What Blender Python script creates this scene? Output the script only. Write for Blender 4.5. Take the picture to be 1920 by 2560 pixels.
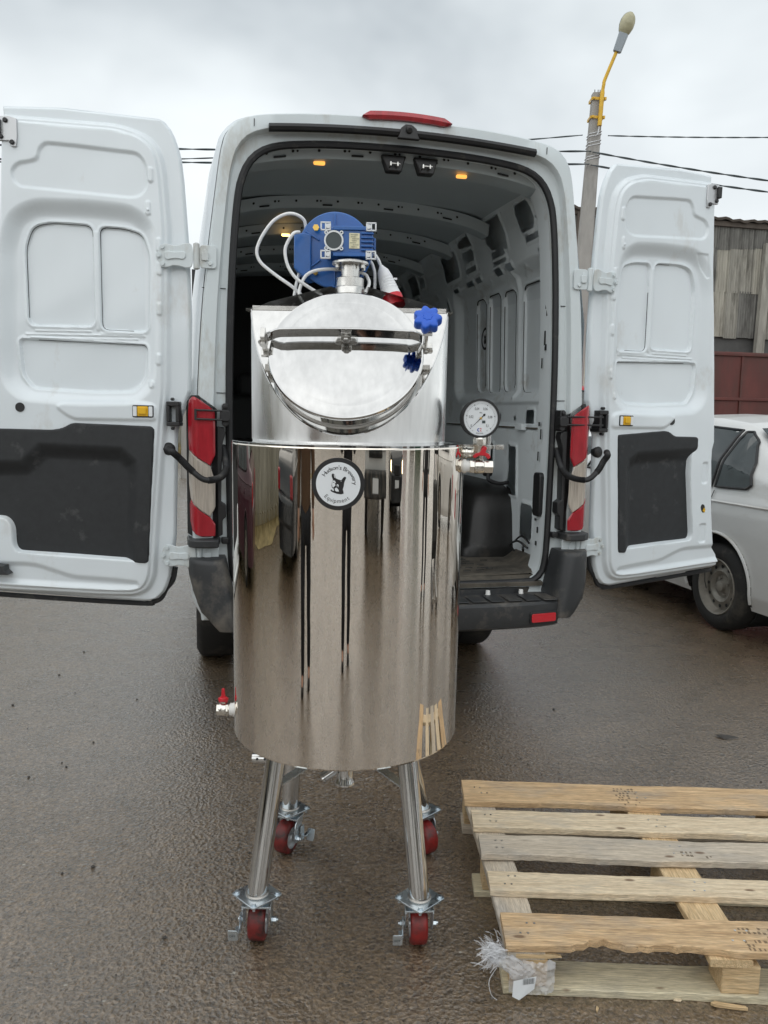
import bpy, bmesh, math, random
import numpy as np
from mathutils import Vector, Matrix, noise as mnoise
random.seed(7); rng = np.random.default_rng(7)
rad = math.radians
S = bpy.context.scene
for o in list(bpy.data.objects): bpy.data.objects.remove(o)

# ------------------------------------------------------------------ camera
PITCH, ROLL, HC = rad(7.04), rad(1.063), 1.5
cp, sp, cr, sr = math.cos(PITCH), math.sin(PITCH), math.cos(ROLL), math.sin(ROLL)
fwd = Vector((0, cp, -sp)); r0 = Vector((1, 0, 0)); u0 = Vector((0, sp, cp))
rt = r0*cr + u0*sr; up = u0*cr - r0*sr
cd = bpy.data.cameras.new('camera'); cam = bpy.data.objects.new('camera', cd); S.collection.objects.link(cam)
cam.matrix_world = Matrix(((rt.x, up.x, -fwd.x, 0), (rt.y, up.y, -fwd.y, 0), (rt.z, up.z, -fwd.z, HC), (0, 0, 0, 1)))
cd.sensor_fit = 'VERTICAL'; cd.sensor_height = 36; cd.sensor_width = 27; cd.lens = 2000/2560*36
cd.clip_start = .02; cd.clip_end = 2000
S.camera = cam

# ------------------------------------------------------------------ world, sun, exposure
SUN_EL, SUN_AZ = rad(46), rad(200)        # behind the camera, a little to the left, veiled by cloud
W = bpy.data.worlds.new('World'); S.world = W; W.use_nodes = True
nt = W.node_tree; nt.nodes.clear()
def N(t, typ, **kw):
    n = t.nodes.new(typ)
    for k, v in kw.items(): setattr(n, k, v)
    return n
out = N(nt, 'ShaderNodeOutputWorld')
sky = N(nt, 'ShaderNodeTexSky', sky_type='NISHITA', sun_disc=False, sun_elevation=SUN_EL, sun_rotation=SUN_AZ)
bg1 = N(nt, 'ShaderNodeBackground'); bg1.inputs[1].default_value = .1
nt.links.new(sky.outputs[0], bg1.inputs[0])
tc = N(nt, 'ShaderNodeTexCoord'); mp = N(nt, 'ShaderNodeMapping'); mp.inputs['Scale'].default_value = (1.5, 1.5, 2.3); mp.inputs['Location'].default_value = (.35, .2, .1)
ns = N(nt, 'ShaderNodeTexNoise'); ns.inputs['Scale'].default_value = 1.9; ns.inputs['Detail'].default_value = 4; ns.inputs['Roughness'].default_value = .47; ns.inputs['Distortion'].default_value = .15
nt.links.new(tc.outputs['Generated'], mp.inputs[0]); nt.links.new(mp.outputs[0], ns.inputs['Vector'])
rp = N(nt, 'ShaderNodeValToRGB')
e = rp.color_ramp.elements; e[0].position = .33; e[0].color = (.38, .42, .447, 1); e[1].position = .68; e[1].color = (.74, .785, .80, 1)
nt.links.new(ns.outputs[0], rp.inputs[0])
sx = N(nt, 'ShaderNodeSeparateXYZ'); nt.links.new(tc.outputs['Generated'], sx.inputs[0])
mr = N(nt, 'ShaderNodeMapRange'); mr.inputs[1].default_value = .0; mr.inputs[2].default_value = .40; mr.inputs[3].default_value = 1; mr.inputs[4].default_value = 0
nt.links.new(sx.outputs['Z'], mr.inputs[0])
hz = N(nt, 'ShaderNodeMix', data_type='RGBA'); hz.inputs[7].default_value = (.97, 1.0, 1.0, 1)
hf = N(nt, 'ShaderNodeMath', operation='MULTIPLY'); hf.inputs[1].default_value = .92; nt.links.new(mr.outputs[0], hf.inputs[0])
nt.links.new(hf.outputs[0], hz.inputs[0]); nt.links.new(rp.outputs[0], hz.inputs[6])
bg2 = N(nt, 'ShaderNodeBackground'); bg2.inputs[1].default_value = 1.0
nt.links.new(hz.outputs[2], bg2.inputs[0])
mxs = N(nt, 'ShaderNodeMixShader'); mxs.inputs[0].default_value = .93
nt.links.new(bg1.outputs[0], mxs.inputs[1]); nt.links.new(bg2.outputs[0], mxs.inputs[2]); nt.links.new(mxs.outputs[0], out.inputs[0])
sl = bpy.data.lights.new('sun', 'SUN'); sl.energy = 1.4; sl.angle = rad(120); sl.color = (1, .975, .94)
so = bpy.data.objects.new('sun', sl); S.collection.objects.link(so)
so.rotation_euler = (math.pi/2 - SUN_EL, 0, math.pi - SUN_AZ)
S.view_settings.view_transform = 'Standard'; S.view_settings.look = 'None'; S.view_settings.gamma = 1
S.view_settings.use_curve_mapping = False; S.view_settings.exposure = .38
S.render.engine = 'CYCLES'; S.cycles.use_denoising = True
S.cycles.max_bounces = 10; S.cycles.glossy_bounces = 6; S.cycles.diffuse_bounces = 5; S.cycles.sample_clamp_indirect = 8

# ------------------------------------------------------------------ materials
def mat(name, col, rough=.5, metal=0., var=0., vscale=6., bump=0., bscale=80., spec=.5, coat=0., dirt=None, stretch=(1, 1, 1), emit=None, rvar=0., alpha=1., trans=0.):
    """col base colour; var = brightness noise; bump = fine relief; dirt = (colour, cover 0..1, scale)"""
    m = bpy.data.materials.new(name); m.use_nodes = True; t = m.node_tree; L = t.links
    b = t.nodes['Principled BSDF']
    b.inputs['Base Color'].default_value = (*col, 1); b.inputs['Roughness'].default_value = rough; b.inputs['Metallic'].default_value = metal
    b.inputs['Specular IOR Level'].default_value = spec; b.inputs['Coat Weight'].default_value = coat; b.inputs['Coat Roughness'].default_value = .08
    if alpha < 1: b.inputs['Alpha'].default_value = alpha
    if trans: b.inputs['Transmission Weight'].default_value = trans
    if emit: b.inputs['Emission Color'].default_value = (*emit[0], 1); b.inputs['Emission Strength'].default_value = emit[1]
    if var or bump or dirt or rvar:
        tc = N(t, 'ShaderNodeTexCoord'); oi = N(t, 'ShaderNodeObjectInfo'); mp = N(t, 'ShaderNodeMapping'); mp.inputs['Scale'].default_value = stretch
        ad = N(t, 'ShaderNodeVectorMath', operation='MULTIPLY_ADD'); ad.inputs[1].default_value = (37, 17, 23)
        L.new(oi.outputs['Random'], ad.inputs[0]); L.new(tc.outputs['Object'], ad.inputs[2]); L.new(ad.outputs[0], mp.inputs[0])
        def noise(sc, det=4, r=.6):
            n = N(t, 'ShaderNodeTexNoise'); n.inputs['Scale'].default_value = sc; n.inputs['Detail'].default_value = det; n.inputs['Roughness'].default_value = r
            L.new(mp.outputs[0], n.inputs['Vector']); return n
        c = None
        if var:
            n = noise(vscale); mr = N(t, 'ShaderNodeMapRange'); mr.inputs[1].default_value = .3; mr.inputs[2].default_value = .7; mr.inputs[3].default_value = 1-var; mr.inputs[4].default_value = 1+var
            L.new(n.outputs[0], mr.inputs[0]); mm = N(t, 'ShaderNodeVectorMath', operation='SCALE'); mm.inputs[0].default_value = col
            L.new(mr.outputs[0], mm.inputs['Scale']); c = mm.outputs[0]
        if dirt:
            n = noise(dirt[2], 6, .65); mr = N(t, 'ShaderNodeMapRange'); mr.inputs[1].default_value = .62-dirt[1]*.4; mr.inputs[2].default_value = .85-dirt[1]*.35
            L.new(n.outputs[0], mr.inputs[0]); mx = N(t, 'ShaderNodeMix', data_type='RGBA'); mx.inputs[7].default_value = (*dirt[0], 1); mx.inputs[6].default_value = (*col, 1)
            if c: L.new(c, mx.inputs[6])
            L.new(mr.outputs[0], mx.inputs[0]); c = mx.outputs[2]
        if c: L.new(c, b.inputs['Base Color'])
        if rvar:
            n = noise(vscale*1.7); mr = N(t, 'ShaderNodeMapRange'); mr.inputs[1].default_value = .3; mr.inputs[2].default_value = .7; mr.inputs[3].default_value = max(0, rough-rvar); mr.inputs[4].default_value = rough+rvar
            L.new(n.outputs[0], mr.inputs[0]); L.new(mr.outputs[0], b.inputs['Roughness'])
        if bump:
            n = noise(bscale, 3); bp = N(t, 'ShaderNodeBump'); bp.inputs['Strength'].default_value = .6; bp.inputs['Distance'].default_value = bump
            L.new(n.outputs[0], bp.inputs['Height']); L.new(bp.outputs[0], b.inputs['Normal'])
    return m

def asphalt():
    m = bpy.data.materials.new('wet_asphalt'); m.use_nodes = True; t = m.node_tree; L = t.links; b = t.nodes['Principled BSDF']
    tc = N(t, 'ShaderNodeTexCoord')
    def noise(sc, det=3, r=.55, dist=0):
        n = N(t, 'ShaderNodeTexNoise'); n.inputs['Scale'].default_value = sc; n.inputs['Detail'].default_value = det; n.inputs['Roughness'].default_value = r; n.inputs['Distortion'].default_value = dist
        L.new(tc.outputs['Object'], n.inputs['Vector']); return n
    big = noise(.55, 4); mid = noise(5, 4); grain = noise(62, 4, .62, 1.1); vor = N(t, 'ShaderNodeTexVoronoi'); vor.inputs['Scale'].default_value = 78
    L.new(tc.outputs['Object'], vor.inputs['Vector'])
    r = N(t, 'ShaderNodeValToRGB'); e = r.color_ramp.elements; e[0].position = .3; e[0].color = (.040, .029, .018, 1); e[1].position = .72; e[1].color = (.255, .180, .108, 1)
    L.new(grain.outputs[0], r.inputs[0])
    mr = N(t, 'ShaderNodeMapRange'); mr.inputs[1].default_value = .3; mr.inputs[2].default_value = .7; mr.inputs[3].default_value = .72; mr.inputs[4].default_value = 1.25
    mx0 = N(t, 'ShaderNodeMath', operation='ADD'); h0 = N(t, 'ShaderNodeMath', operation='MULTIPLY'); h0.inputs[1].default_value = .5
    L.new(big.outputs[0], mx0.inputs[0]); L.new(mid.outputs[0], mx0.inputs[1]); L.new(mx0.outputs[0], h0.inputs[0]); L.new(h0.outputs[0], mr.inputs[0])
    sc = N(t, 'ShaderNodeVectorMath', operation='SCALE'); L.new(r.outputs[0], sc.inputs[0]); L.new(mr.outputs[0], sc.inputs['Scale'])
    # scattered light chips
    v2 = N(t, 'ShaderNodeTexVoronoi'); v2.inputs['Scale'].default_value = 42; L.new(tc.outputs['Object'], v2.inputs['Vector'])
    v2r = N(t, 'ShaderNodeSeparateColor'); L.new(v2.outputs['Color'], v2r.inputs[0])
    g1 = N(t, 'ShaderNodeMath', operation='GREATER_THAN'); g1.inputs[1].default_value = .975; L.new(v2r.outputs[0], g1.inputs[0])
    g2 = N(t, 'ShaderNodeMath', operation='LESS_THAN'); g2.inputs[1].default_value = .22; L.new(v2.outputs['Distance'], g2.inputs[0])
    g3 = N(t, 'ShaderNodeMath', operation='MULTIPLY'); L.new(g1.outputs[0], g3.inputs[0]); L.new(g2.outputs[0], g3.inputs[1])
    mx = N(t, 'ShaderNodeMix', data_type='RGBA'); mx.inputs[7].default_value = (.3, .27, .22, 1); L.new(sc.outputs[0], mx.inputs[6]); L.new(g3.outputs[0], mx.inputs[0])
    L.new(mx.outputs[2], b.inputs['Base Color'])
    rr = N(t, 'ShaderNodeMapRange'); rr.inputs[1].default_value = .35; rr.inputs[2].default_value = .65; rr.inputs[3].default_value = .2; rr.inputs[4].default_value = .42
    L.new(mid.outputs[0], rr.inputs[0]); L.new(rr.outputs[0], b.inputs['Roughness'])
    ha = N(t, 'ShaderNodeMath', operation='MULTIPLY_ADD'); ha.inputs[1].default_value = .7; L.new(vor.outputs['Distance'], ha.inputs[0]); L.new(grain.outputs[0], ha.inputs[2])
    bp = N(t, 'ShaderNodeBump'); bp.inputs['Strength'].default_value = .75; bp.inputs['Distance'].default_value = .012
    L.new(ha.outputs[0], bp.inputs['Height']); L.new(bp.outputs[0], b.inputs['Normal'])
    b.inputs['IOR'].default_value = 1.5; b.inputs['Coat Weight'].default_value = 1; b.inputs['Coat IOR'].default_value = 1.95; cw = N(t, 'ShaderNodeMapRange'); cw.inputs[1].default_value = .38; cw.inputs[2].default_value = .62; cw.inputs[3].default_value = .20; cw.inputs[4].default_value = .05; L.new(h0.outputs[0], cw.inputs[0]); L.new(cw.outputs[0], b.inputs['Coat Roughness'])
    bq = N(t, 'ShaderNodeBump'); bq.inputs['Strength'].default_value = .42; bq.inputs['Distance'].default_value = .0085; L.new(ha.outputs[0], bq.inputs['Height']); L.new(bq.outputs[0], b.inputs['Coat Normal'])
    return m

def wood(name, a, bcol, grey, greyamt):
    m = bpy.data.materials.new(name); m.use_nodes = True; t = m.node_tree; L = t.links; b = t.nodes['Principled BSDF']
    tc = N(t, 'ShaderNodeTexCoord'); oi = N(t, 'ShaderNodeObjectInfo')
    ad = N(t, 'ShaderNodeVectorMath', operation='MULTIPLY_ADD'); ad.inputs[1].default_value = (13, 7, 5); L.new(oi.outputs['Random'], ad.inputs[0]); L.new(tc.outputs['Object'], ad.inputs[2])
    def ns(scale, vec, det=5, r=.6, dist=0.):
        mp = N(t, 'ShaderNodeMapping'); mp.inputs['Scale'].default_value = vec; L.new(ad.outputs[0], mp.inputs[0])
        n = N(t, 'ShaderNodeTexNoise'); n.inputs['Scale'].default_value = scale; n.inputs['Detail'].default_value = det; n.inputs['Roughness'].default_value = r; n.inputs['Distortion'].default_value = dist
        L.new(mp.outputs[0], n.inputs['Vector']); return n
    g = ns(9, (.7, 9, 9), 6, .65, .6); st = ns(4, (1, 2.2, 2.2), 5, .6); fine = ns(30, (1, 12, 12), 3)
    r = N(t, 'ShaderNodeValToRGB'); e = r.color_ramp.elements; e[0].position = .3; e[0].color = (*a, 1); e[1].position = .68; e[1].color = (*bcol, 1); L.new(g.outputs[0], r.inputs[0])
    mr = N(t, 'ShaderNodeMapRange'); mr.inputs[1].default_value = .62-greyamt*.4; mr.inputs[2].default_value = .9-greyamt*.35; L.new(st.outputs[0], mr.inputs[0])
    mx = N(t, 'ShaderNodeMix', data_type='RGBA'); mx.inputs[7].default_value = (*grey, 1); L.new(r.outputs[0], mx.inputs[6]); L.new(mr.outputs[0], mx.inputs[0])
    fr = N(t, 'ShaderNodeMapRange'); fr.inputs[1].default_value = .3; fr.inputs[2].default_value = .7; fr.inputs[3].default_value = .66; fr.inputs[4].default_value = 1.16; L.new(fine.outputs[0], fr.inputs[0])
    sc = N(t, 'ShaderNodeVectorMath', operation='SCALE'); L.new(mx.outputs[2], sc.inputs[0]); L.new(fr.outputs[0], sc.inputs['Scale']); 
    ck = ns(26, (.10, 16, 16), 2, .5, .3); cr_ = N(t, 'ShaderNodeMapRange'); cr_.inputs[1].default_value = .27; cr_.inputs[2].default_value = .36; cr_.inputs[3].default_value = .35; cr_.inputs[4].default_value = 1; L.new(ck.outputs[0], cr_.inputs[0])
    s2_ = N(t, 'ShaderNodeVectorMath', operation='SCALE'); L.new(sc.outputs[0], s2_.inputs[0]); L.new(cr_.outputs[0], s2_.inputs['Scale']); sc = s2_
    # knots
    mpk = N(t, 'ShaderNodeMapping'); mpk.inputs['Scale'].default_value = (1, 2.4, 1); L.new(ad.outputs[0], mpk.inputs[0])
    v = N(t, 'ShaderNodeTexVoronoi'); v.inputs['Scale'].default_value = 5.5; L.new(mpk.outputs[0], v.inputs['Vector'])
    kr = N(t, 'ShaderNodeMapRange'); kr.inputs[1].default_value = .06; kr.inputs[2].default_value = .11; kr.inputs[3].default_value = .8; kr.inputs[4].default_value = 0; L.new(v.outputs['Distance'], kr.inputs[0])
    mk = N(t, 'ShaderNodeMix', data_type='RGBA'); mk.inputs[7].default_value = (.13, .07, .035, 1); L.new(sc.outputs[0], mk.inputs[6]); L.new(kr.outputs[0], mk.inputs[0])
    L.new(mk.outputs[2], b.inputs['Base Color']); b.inputs['Roughness'].default_value = .75
    bp = N(t, 'ShaderNodeBump'); bp.inputs['Strength'].default_value = .5; bp.inputs['Distance'].default_value = .004; L.new(fine.outputs[0], bp.inputs['Height']); L.new(bp.outputs[0], b.inputs['Normal'])
    return m

def mirror_steel(name, col, rough, wave=.0):
    m = bpy.data.materials.new(name); m.use_nodes = True; t = m.node_tree; L = t.links; b = t.nodes['Principled BSDF']
    b.inputs['Base Color'].default_value = (*col, 1); b.inputs['Metallic'].default_value = 1
    tc = N(t, 'ShaderNodeTexCoord'); mp = N(t, 'ShaderNodeMapping'); mp.inputs['Scale'].default_value = (1, 1, .18); L.new(tc.outputs['Object'], mp.inputs[0])
    n = N(t, 'ShaderNodeTexNoise'); n.inputs['Scale'].default_value = 9; n.inputs['Detail'].default_value = 3; L.new(mp.outputs[0], n.inputs['Vector'])
    mr = N(t, 'ShaderNodeMapRange'); mr.inputs[1].default_value = .35; mr.inputs[2].default_value = .7; mr.inputs[3].default_value = rough*.5; mr.inputs[4].default_value = rough*1.6
    L.new(n.outputs[0], mr.inputs[0]); L.new(mr.outputs[0], b.inputs['Roughness'])
    n3 = N(t, 'ShaderNodeTexNoise'); n3.inputs['Scale'].default_value = 60; n3.inputs['Detail'].default_value = 4; L.new(mp.outputs[0], n3.inputs['Vector'])
    r3 = N(t, 'ShaderNodeMapRange'); r3.inputs[1].default_value = .3; r3.inputs[2].default_value = .75; r3.inputs[3].default_value = 1.03; r3.inputs[4].default_value = .9; L.new(n3.outputs[0], r3.inputs[0])
    sc = N(t, 'ShaderNodeVectorMath', operation='SCALE'); sc.inputs[0].default_value = col; L.new(r3.outputs[0], sc.inputs['Scale']); L.new(sc.outputs[0], b.inputs['Base Color'])
    if wave:
        n2 = N(t, 'ShaderNodeTexNoise'); n2.inputs['Scale'].default_value = 5; n2.inputs['Detail'].default_value = 1; L.new(tc.outputs['Object'], n2.inputs['Vector'])
        bp = N(t, 'ShaderNodeBump'); bp.inputs['Strength'].default_value = 1; bp.inputs['Distance'].default_value = wave; L.new(n2.outputs[0], bp.inputs['Height']); L.new(bp.outputs[0], b.inputs['Normal'])
    return m

M = dict(
 asphalt=asphalt(),
 van=mat('van_white_paint', (.70, .755, .785), .3, var=.03, vscale=2, coat=.5, dirt=((.46, .43, .38), .05, 3.2), stretch=(1, 1, .5)),
 vanin=mat('van_inner_paint', (.72, .775, .795), .34, var=.04, vscale=3, dirt=((.34, .31, .26), .12, 4)),
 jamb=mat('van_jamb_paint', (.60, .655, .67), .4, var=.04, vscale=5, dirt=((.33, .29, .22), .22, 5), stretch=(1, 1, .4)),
 ceil=mat('van_roof_paint_shaded', (.44, .50, .525), .45, var=.04, vscale=3),  # same paint as the walls, with the ceiling's shade put into the colour
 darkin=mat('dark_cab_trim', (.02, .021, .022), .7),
 trim=mat('charcoal_door_trim', (.020, .022, .024), .6, var=.15, vscale=30, bump=.0006, bscale=900, dirt=((.1, .1, .1), .05, 9)),
 blackpl=mat('black_plastic', (.016, .016, .017), .42, bump=.0004, bscale=400),
 rubber=mat('black_rubber', (.014, .0145, .016), .55, var=.2, vscale=12, dirt=((.09, .085, .075), .12, 14)),
 bumper=mat('grey_bumper_plastic', (.030, .032, .034), .5, var=.2, vscale=7, bump=.0006, bscale=350, dirt=((.17, .15, .125), .30, 5)),
 archliner=mat('black_arch_liner', (.012, .0115, .011), .42, var=.3, vscale=8, bump=.003, bscale=14, dirt=((.07, .06, .05), .10, 6)),
 floor=mat('muddy_floor_mat', (.10, .088, .07), .7, var=.35, vscale=9, bump=.003, bscale=40, dirt=((.03, .028, .025), .38, 7)),
 redlens=mat('red_lamp_lens', (.34, .012, .022), .2, coat=.5, var=.22, vscale=14, stretch=(3, 1, .7), bump=.0008, bscale=90),
 clearlens=mat('clear_lamp_lens', (.44, .39, .335), .22, var=.25, vscale=16, coat=.5, stretch=(9, 1, .5), bump=.002, bscale=22),
 reflector=mat('red_reflector', (.55, .015, .025), .15, coat=.5),
 yellow=mat('yellow_latch_plastic', (.75, .43, .01), .4),
 steelmir=mirror_steel('mirror_steel', (.82, .755, .675), .02, .0012),
 steelpol=mirror_steel('polished_steel', (.66, .655, .64), .10, .0006),
 steeldrum=mirror_steel('brushed_drum_steel', (.90, .90, .89), .44, .0004),
 steelsat=mat('satin_steel', (.62, .61, .585), .3, 1, var=.08, vscale=20, rvar=.08),
 steelbr=mirror_steel('bright_steel', (.56, .56, .555), .05, .0004),
 zinc=mat('zinc_plate', (.60, .66, .70), .3, 1, var=.1, vscale=25, rvar=.1),
 nickel=mat('nickel_brass', (.74, .71, .65), .22, 1, var=.05, vscale=30),
 brass=mat('brass', (.66, .44, .12), .3, 1),
 blue=mat('blue_gear_paint', (.012, .105, .36), .32, var=.1, vscale=20, bump=.0006, bscale=150, coat=.2),
 knob=mat('blue_knob_plastic', (.012, .10, .56), .35),
 cast=mat('bare_cast_alloy', (.62, .64, .65), .4, .6),
 bgrey=mat('grey_cap_plastic', (.055, .07, .075), .5),
 plate=mat('metal_rating_plate', (.55, .52, .36), .3, .7, var=.2, vscale=60),
 cable=mat('white_cable', (.78, .79, .79), .4),
 plugw=mat('white_plug', (.76, .77, .78), .45),
 redpl=mat('red_plastic', (.55, .018, .03), .35),
 ptfe=mat('white_ptfe', (.8, .8, .78), .5),
 wheelred=mat('red_polyurethane', (.22, .014, .012), .45, var=.25, vscale=30, dirt=((.025, .02, .018), .30, 22), bump=.001, bscale=120),
 wheeldirty=mat('dirty_red_polyurethane', (.16, .014, .012), .5, var=.25, vscale=30, dirt=((.018, .014, .012), .50, 34), bump=.001, bscale=120),
 white=mat('white_print', (.74, .77, .79), .45),
 black=mat('black_print', (.012, .012, .013), .5),
 bluep=mat('blue_print', (.02, .06, .4), .5), redp=mat('red_print', (.6, .02, .03), .5),
 badge=mat('black_badge_rim', (.017, .017, .018), .4),
 weld=mat('weld_bead', (.5, .48, .45), .35, 1, bump=.002, bscale=200),
 wood1=wood('weathered_pine', (.42, .27, .14), (.78, .555, .32), (.36, .31, .25), .30),
 wood2=wood('pale_pine', (.56, .43, .28), (.84, .71, .51), (.46, .42, .36), .24),
 wood3=wood('grey_pine', (.44, .37, .28), (.68, .59, .47), (.42, .39, .35), .38),
 wood4=wood('fresh_pine', (.54, .37, .19), (.75, .57, .34), (.46, .36, .22), .1),
 wood5=wood('greenish_pine', (.52, .46, .31), (.74, .66, .47), (.34, .32, .27), .3),
 silver=mat('silver_car_paint', (.64, .64, .625), .32, .15, var=.03, coat=.5, dirt=((.36, .32, .26), .16, 1.6), stretch=(.5, .5, 1.6)),
 darkcar=mat('dark_car_paint', (.012, .016, .02), .25, coat=.8), maroon=mat('maroon_car_paint', (.055, .014, .024), .28, coat=.8),
 redcar=mat('red_car_paint', (.36, .012, .02), .3, coat=.6), whitecar=mat('white_car_paint', (.7, .71, .7), .35, coat=.4),
 glass=mat('tinted_glass', (.014, .022, .022), .06, spec=.8, coat=.3), 
 tyre=mat('tyre_rubber', (.016, .015, .014), .75, bump=.003, bscale=60, dirt=((.08, .07, .055), .28, 5)),
 rim=mat('dirty_steel_rim', (.28, .26, .225), .5, .4, var=.2, vscale=9, dirt=((.10, .085, .065), .4, 6)),
 chrome=mat('chrome', (.7, .7, .7), .12, 1),
 amber=mat('amber_lamp_lens', (.9, .35, .05), .3, emit=((1, .44, .09), 1.0)), 
 warm=mat('warm_lamp_lens', (.9, .6, .3), .3, emit=((1, .55, .16), 4.)),
 headl=mat('lit_headlamp', (.9, .85, .7), .3, emit=((1, .8, .5), 6)),
 concrete=mat('grey_concrete', (.34, .325, .30), .85, var=.15, vscale=3, bump=.004, bscale=30, dirt=((.17, .155, .135), .25, 2.5), stretch=(1, 1, .35)),
 fencec=mat('pale_concrete', (.33, .32, .27), .9, var=.2, vscale=2.5, dirt=((.17, .16, .12), .35, 1.2), stretch=(1, 1, .4)),
 polec=mat('pole_concrete', (.31, .30, .28), .85, var=.12, vscale=8, bump=.003, bscale=60, dirt=((.16, .15, .14), .2, 3), stretch=(1, 1, .3)),
 yellowp=mat('yellow_enamel', (.62, .37, .015), .4, dirt=((.35, .2, .02), .2, 6)),
 lampgrey=mat('lamp_grey', (.27, .31, .34), .45), lamplens=mat('lamp_yellowed_diffuser', (.36, .34, .22), .3, var=.15, vscale=8),
 wire=mat('wire_grey', (.05, .065, .07), .6), clampst=mat('steel_strap', (.55, .56, .57), .4, .6),
 sheetA=mat('asbestos_sheet_grey', (.29, .28, .245), .9, var=.25, vscale=2.2, dirt=((.09, .085, .07), .3, 1.5), stretch=(2.5, 1, .5)),
 sheetB=mat('asbestos_sheet_dark', (.165, .163, .15), .9, var=.3, vscale=2.2, dirt=((.05, .048, .042), .35, 1.5), stretch=(2.5, 1, .5)),
 sheetC=mat('asbestos_sheet_pale', (.36, .345, .295), .9, var=.2, vscale=2.2, dirt=((.11, .10, .08), .2, 1.5), stretch=(2.5, 1, .5)),
 roofd=mat('roof_edge', (.085, .07, .058), .85, var=.3, vscale=2),
 plinth=mat('grey_plinth', (.085, .085, .082), .9, var=.2, vscale=2),
 maroonw=mat('rusty_maroon_sheet', (.098, .022, .017), .55, var=.25, vscale=1.6, dirt=((.055, .026, .018), .35, 1.1), stretch=(1, 1, .35)),
 render=mat('pale_render', (.46, .43, .37), .9, var=.1, vscale=2, dirt=((.28, .25, .2), .2, 1.3)),
 brick=mat('brick_grey', (.30, .25, .2), .9, var=.3, vscale=3), roofwin=mat('dark_window', (.015, .02, .026), .2),
 green=mat('green_container_paint', (.012, .09, .06), .5, var=.15, vscale=1.5),
 grass=mat('dry_grass', (.26, .21, .10), .9, var=.3, vscale=3),
 skin=mat('skin', (.52, .29, .2), .5), hair=mat('dark_hair', (.02, .014, .01), .6),
 jblack=mat('black_jacket', (.012, .012, .014), .7, bump=.004, bscale=25), jbrown=mat('brown_jacket', (.105, .058, .030), .75, bump=.006, bscale=22),
 trous=mat('black_trousers', (.012, .013, .016), .8, bump=.002, bscale=40), camo=mat('camouflage_trousers', (.05, .05, .028), .85, dirt=((.14, .115, .07), .45, 9)),
 shoe=mat('dark_shoe', (.02, .016, .013), .6), phone=mat('phone_black', (.01, .01, .012), .2),
 treadd=mat('tread_dirt', (.17, .13, .085), .85, alpha=.55),
 film=mat('clear_stretch_film', (.74, .75, .77), .28, spec=.6, bump=.003, bscale=38, alpha=.42),
 stone=mat('small_stone', (.05, .045, .04), .7),
 orange=mat('orange_plastic', (.7, .12, .02), .4),
)

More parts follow.
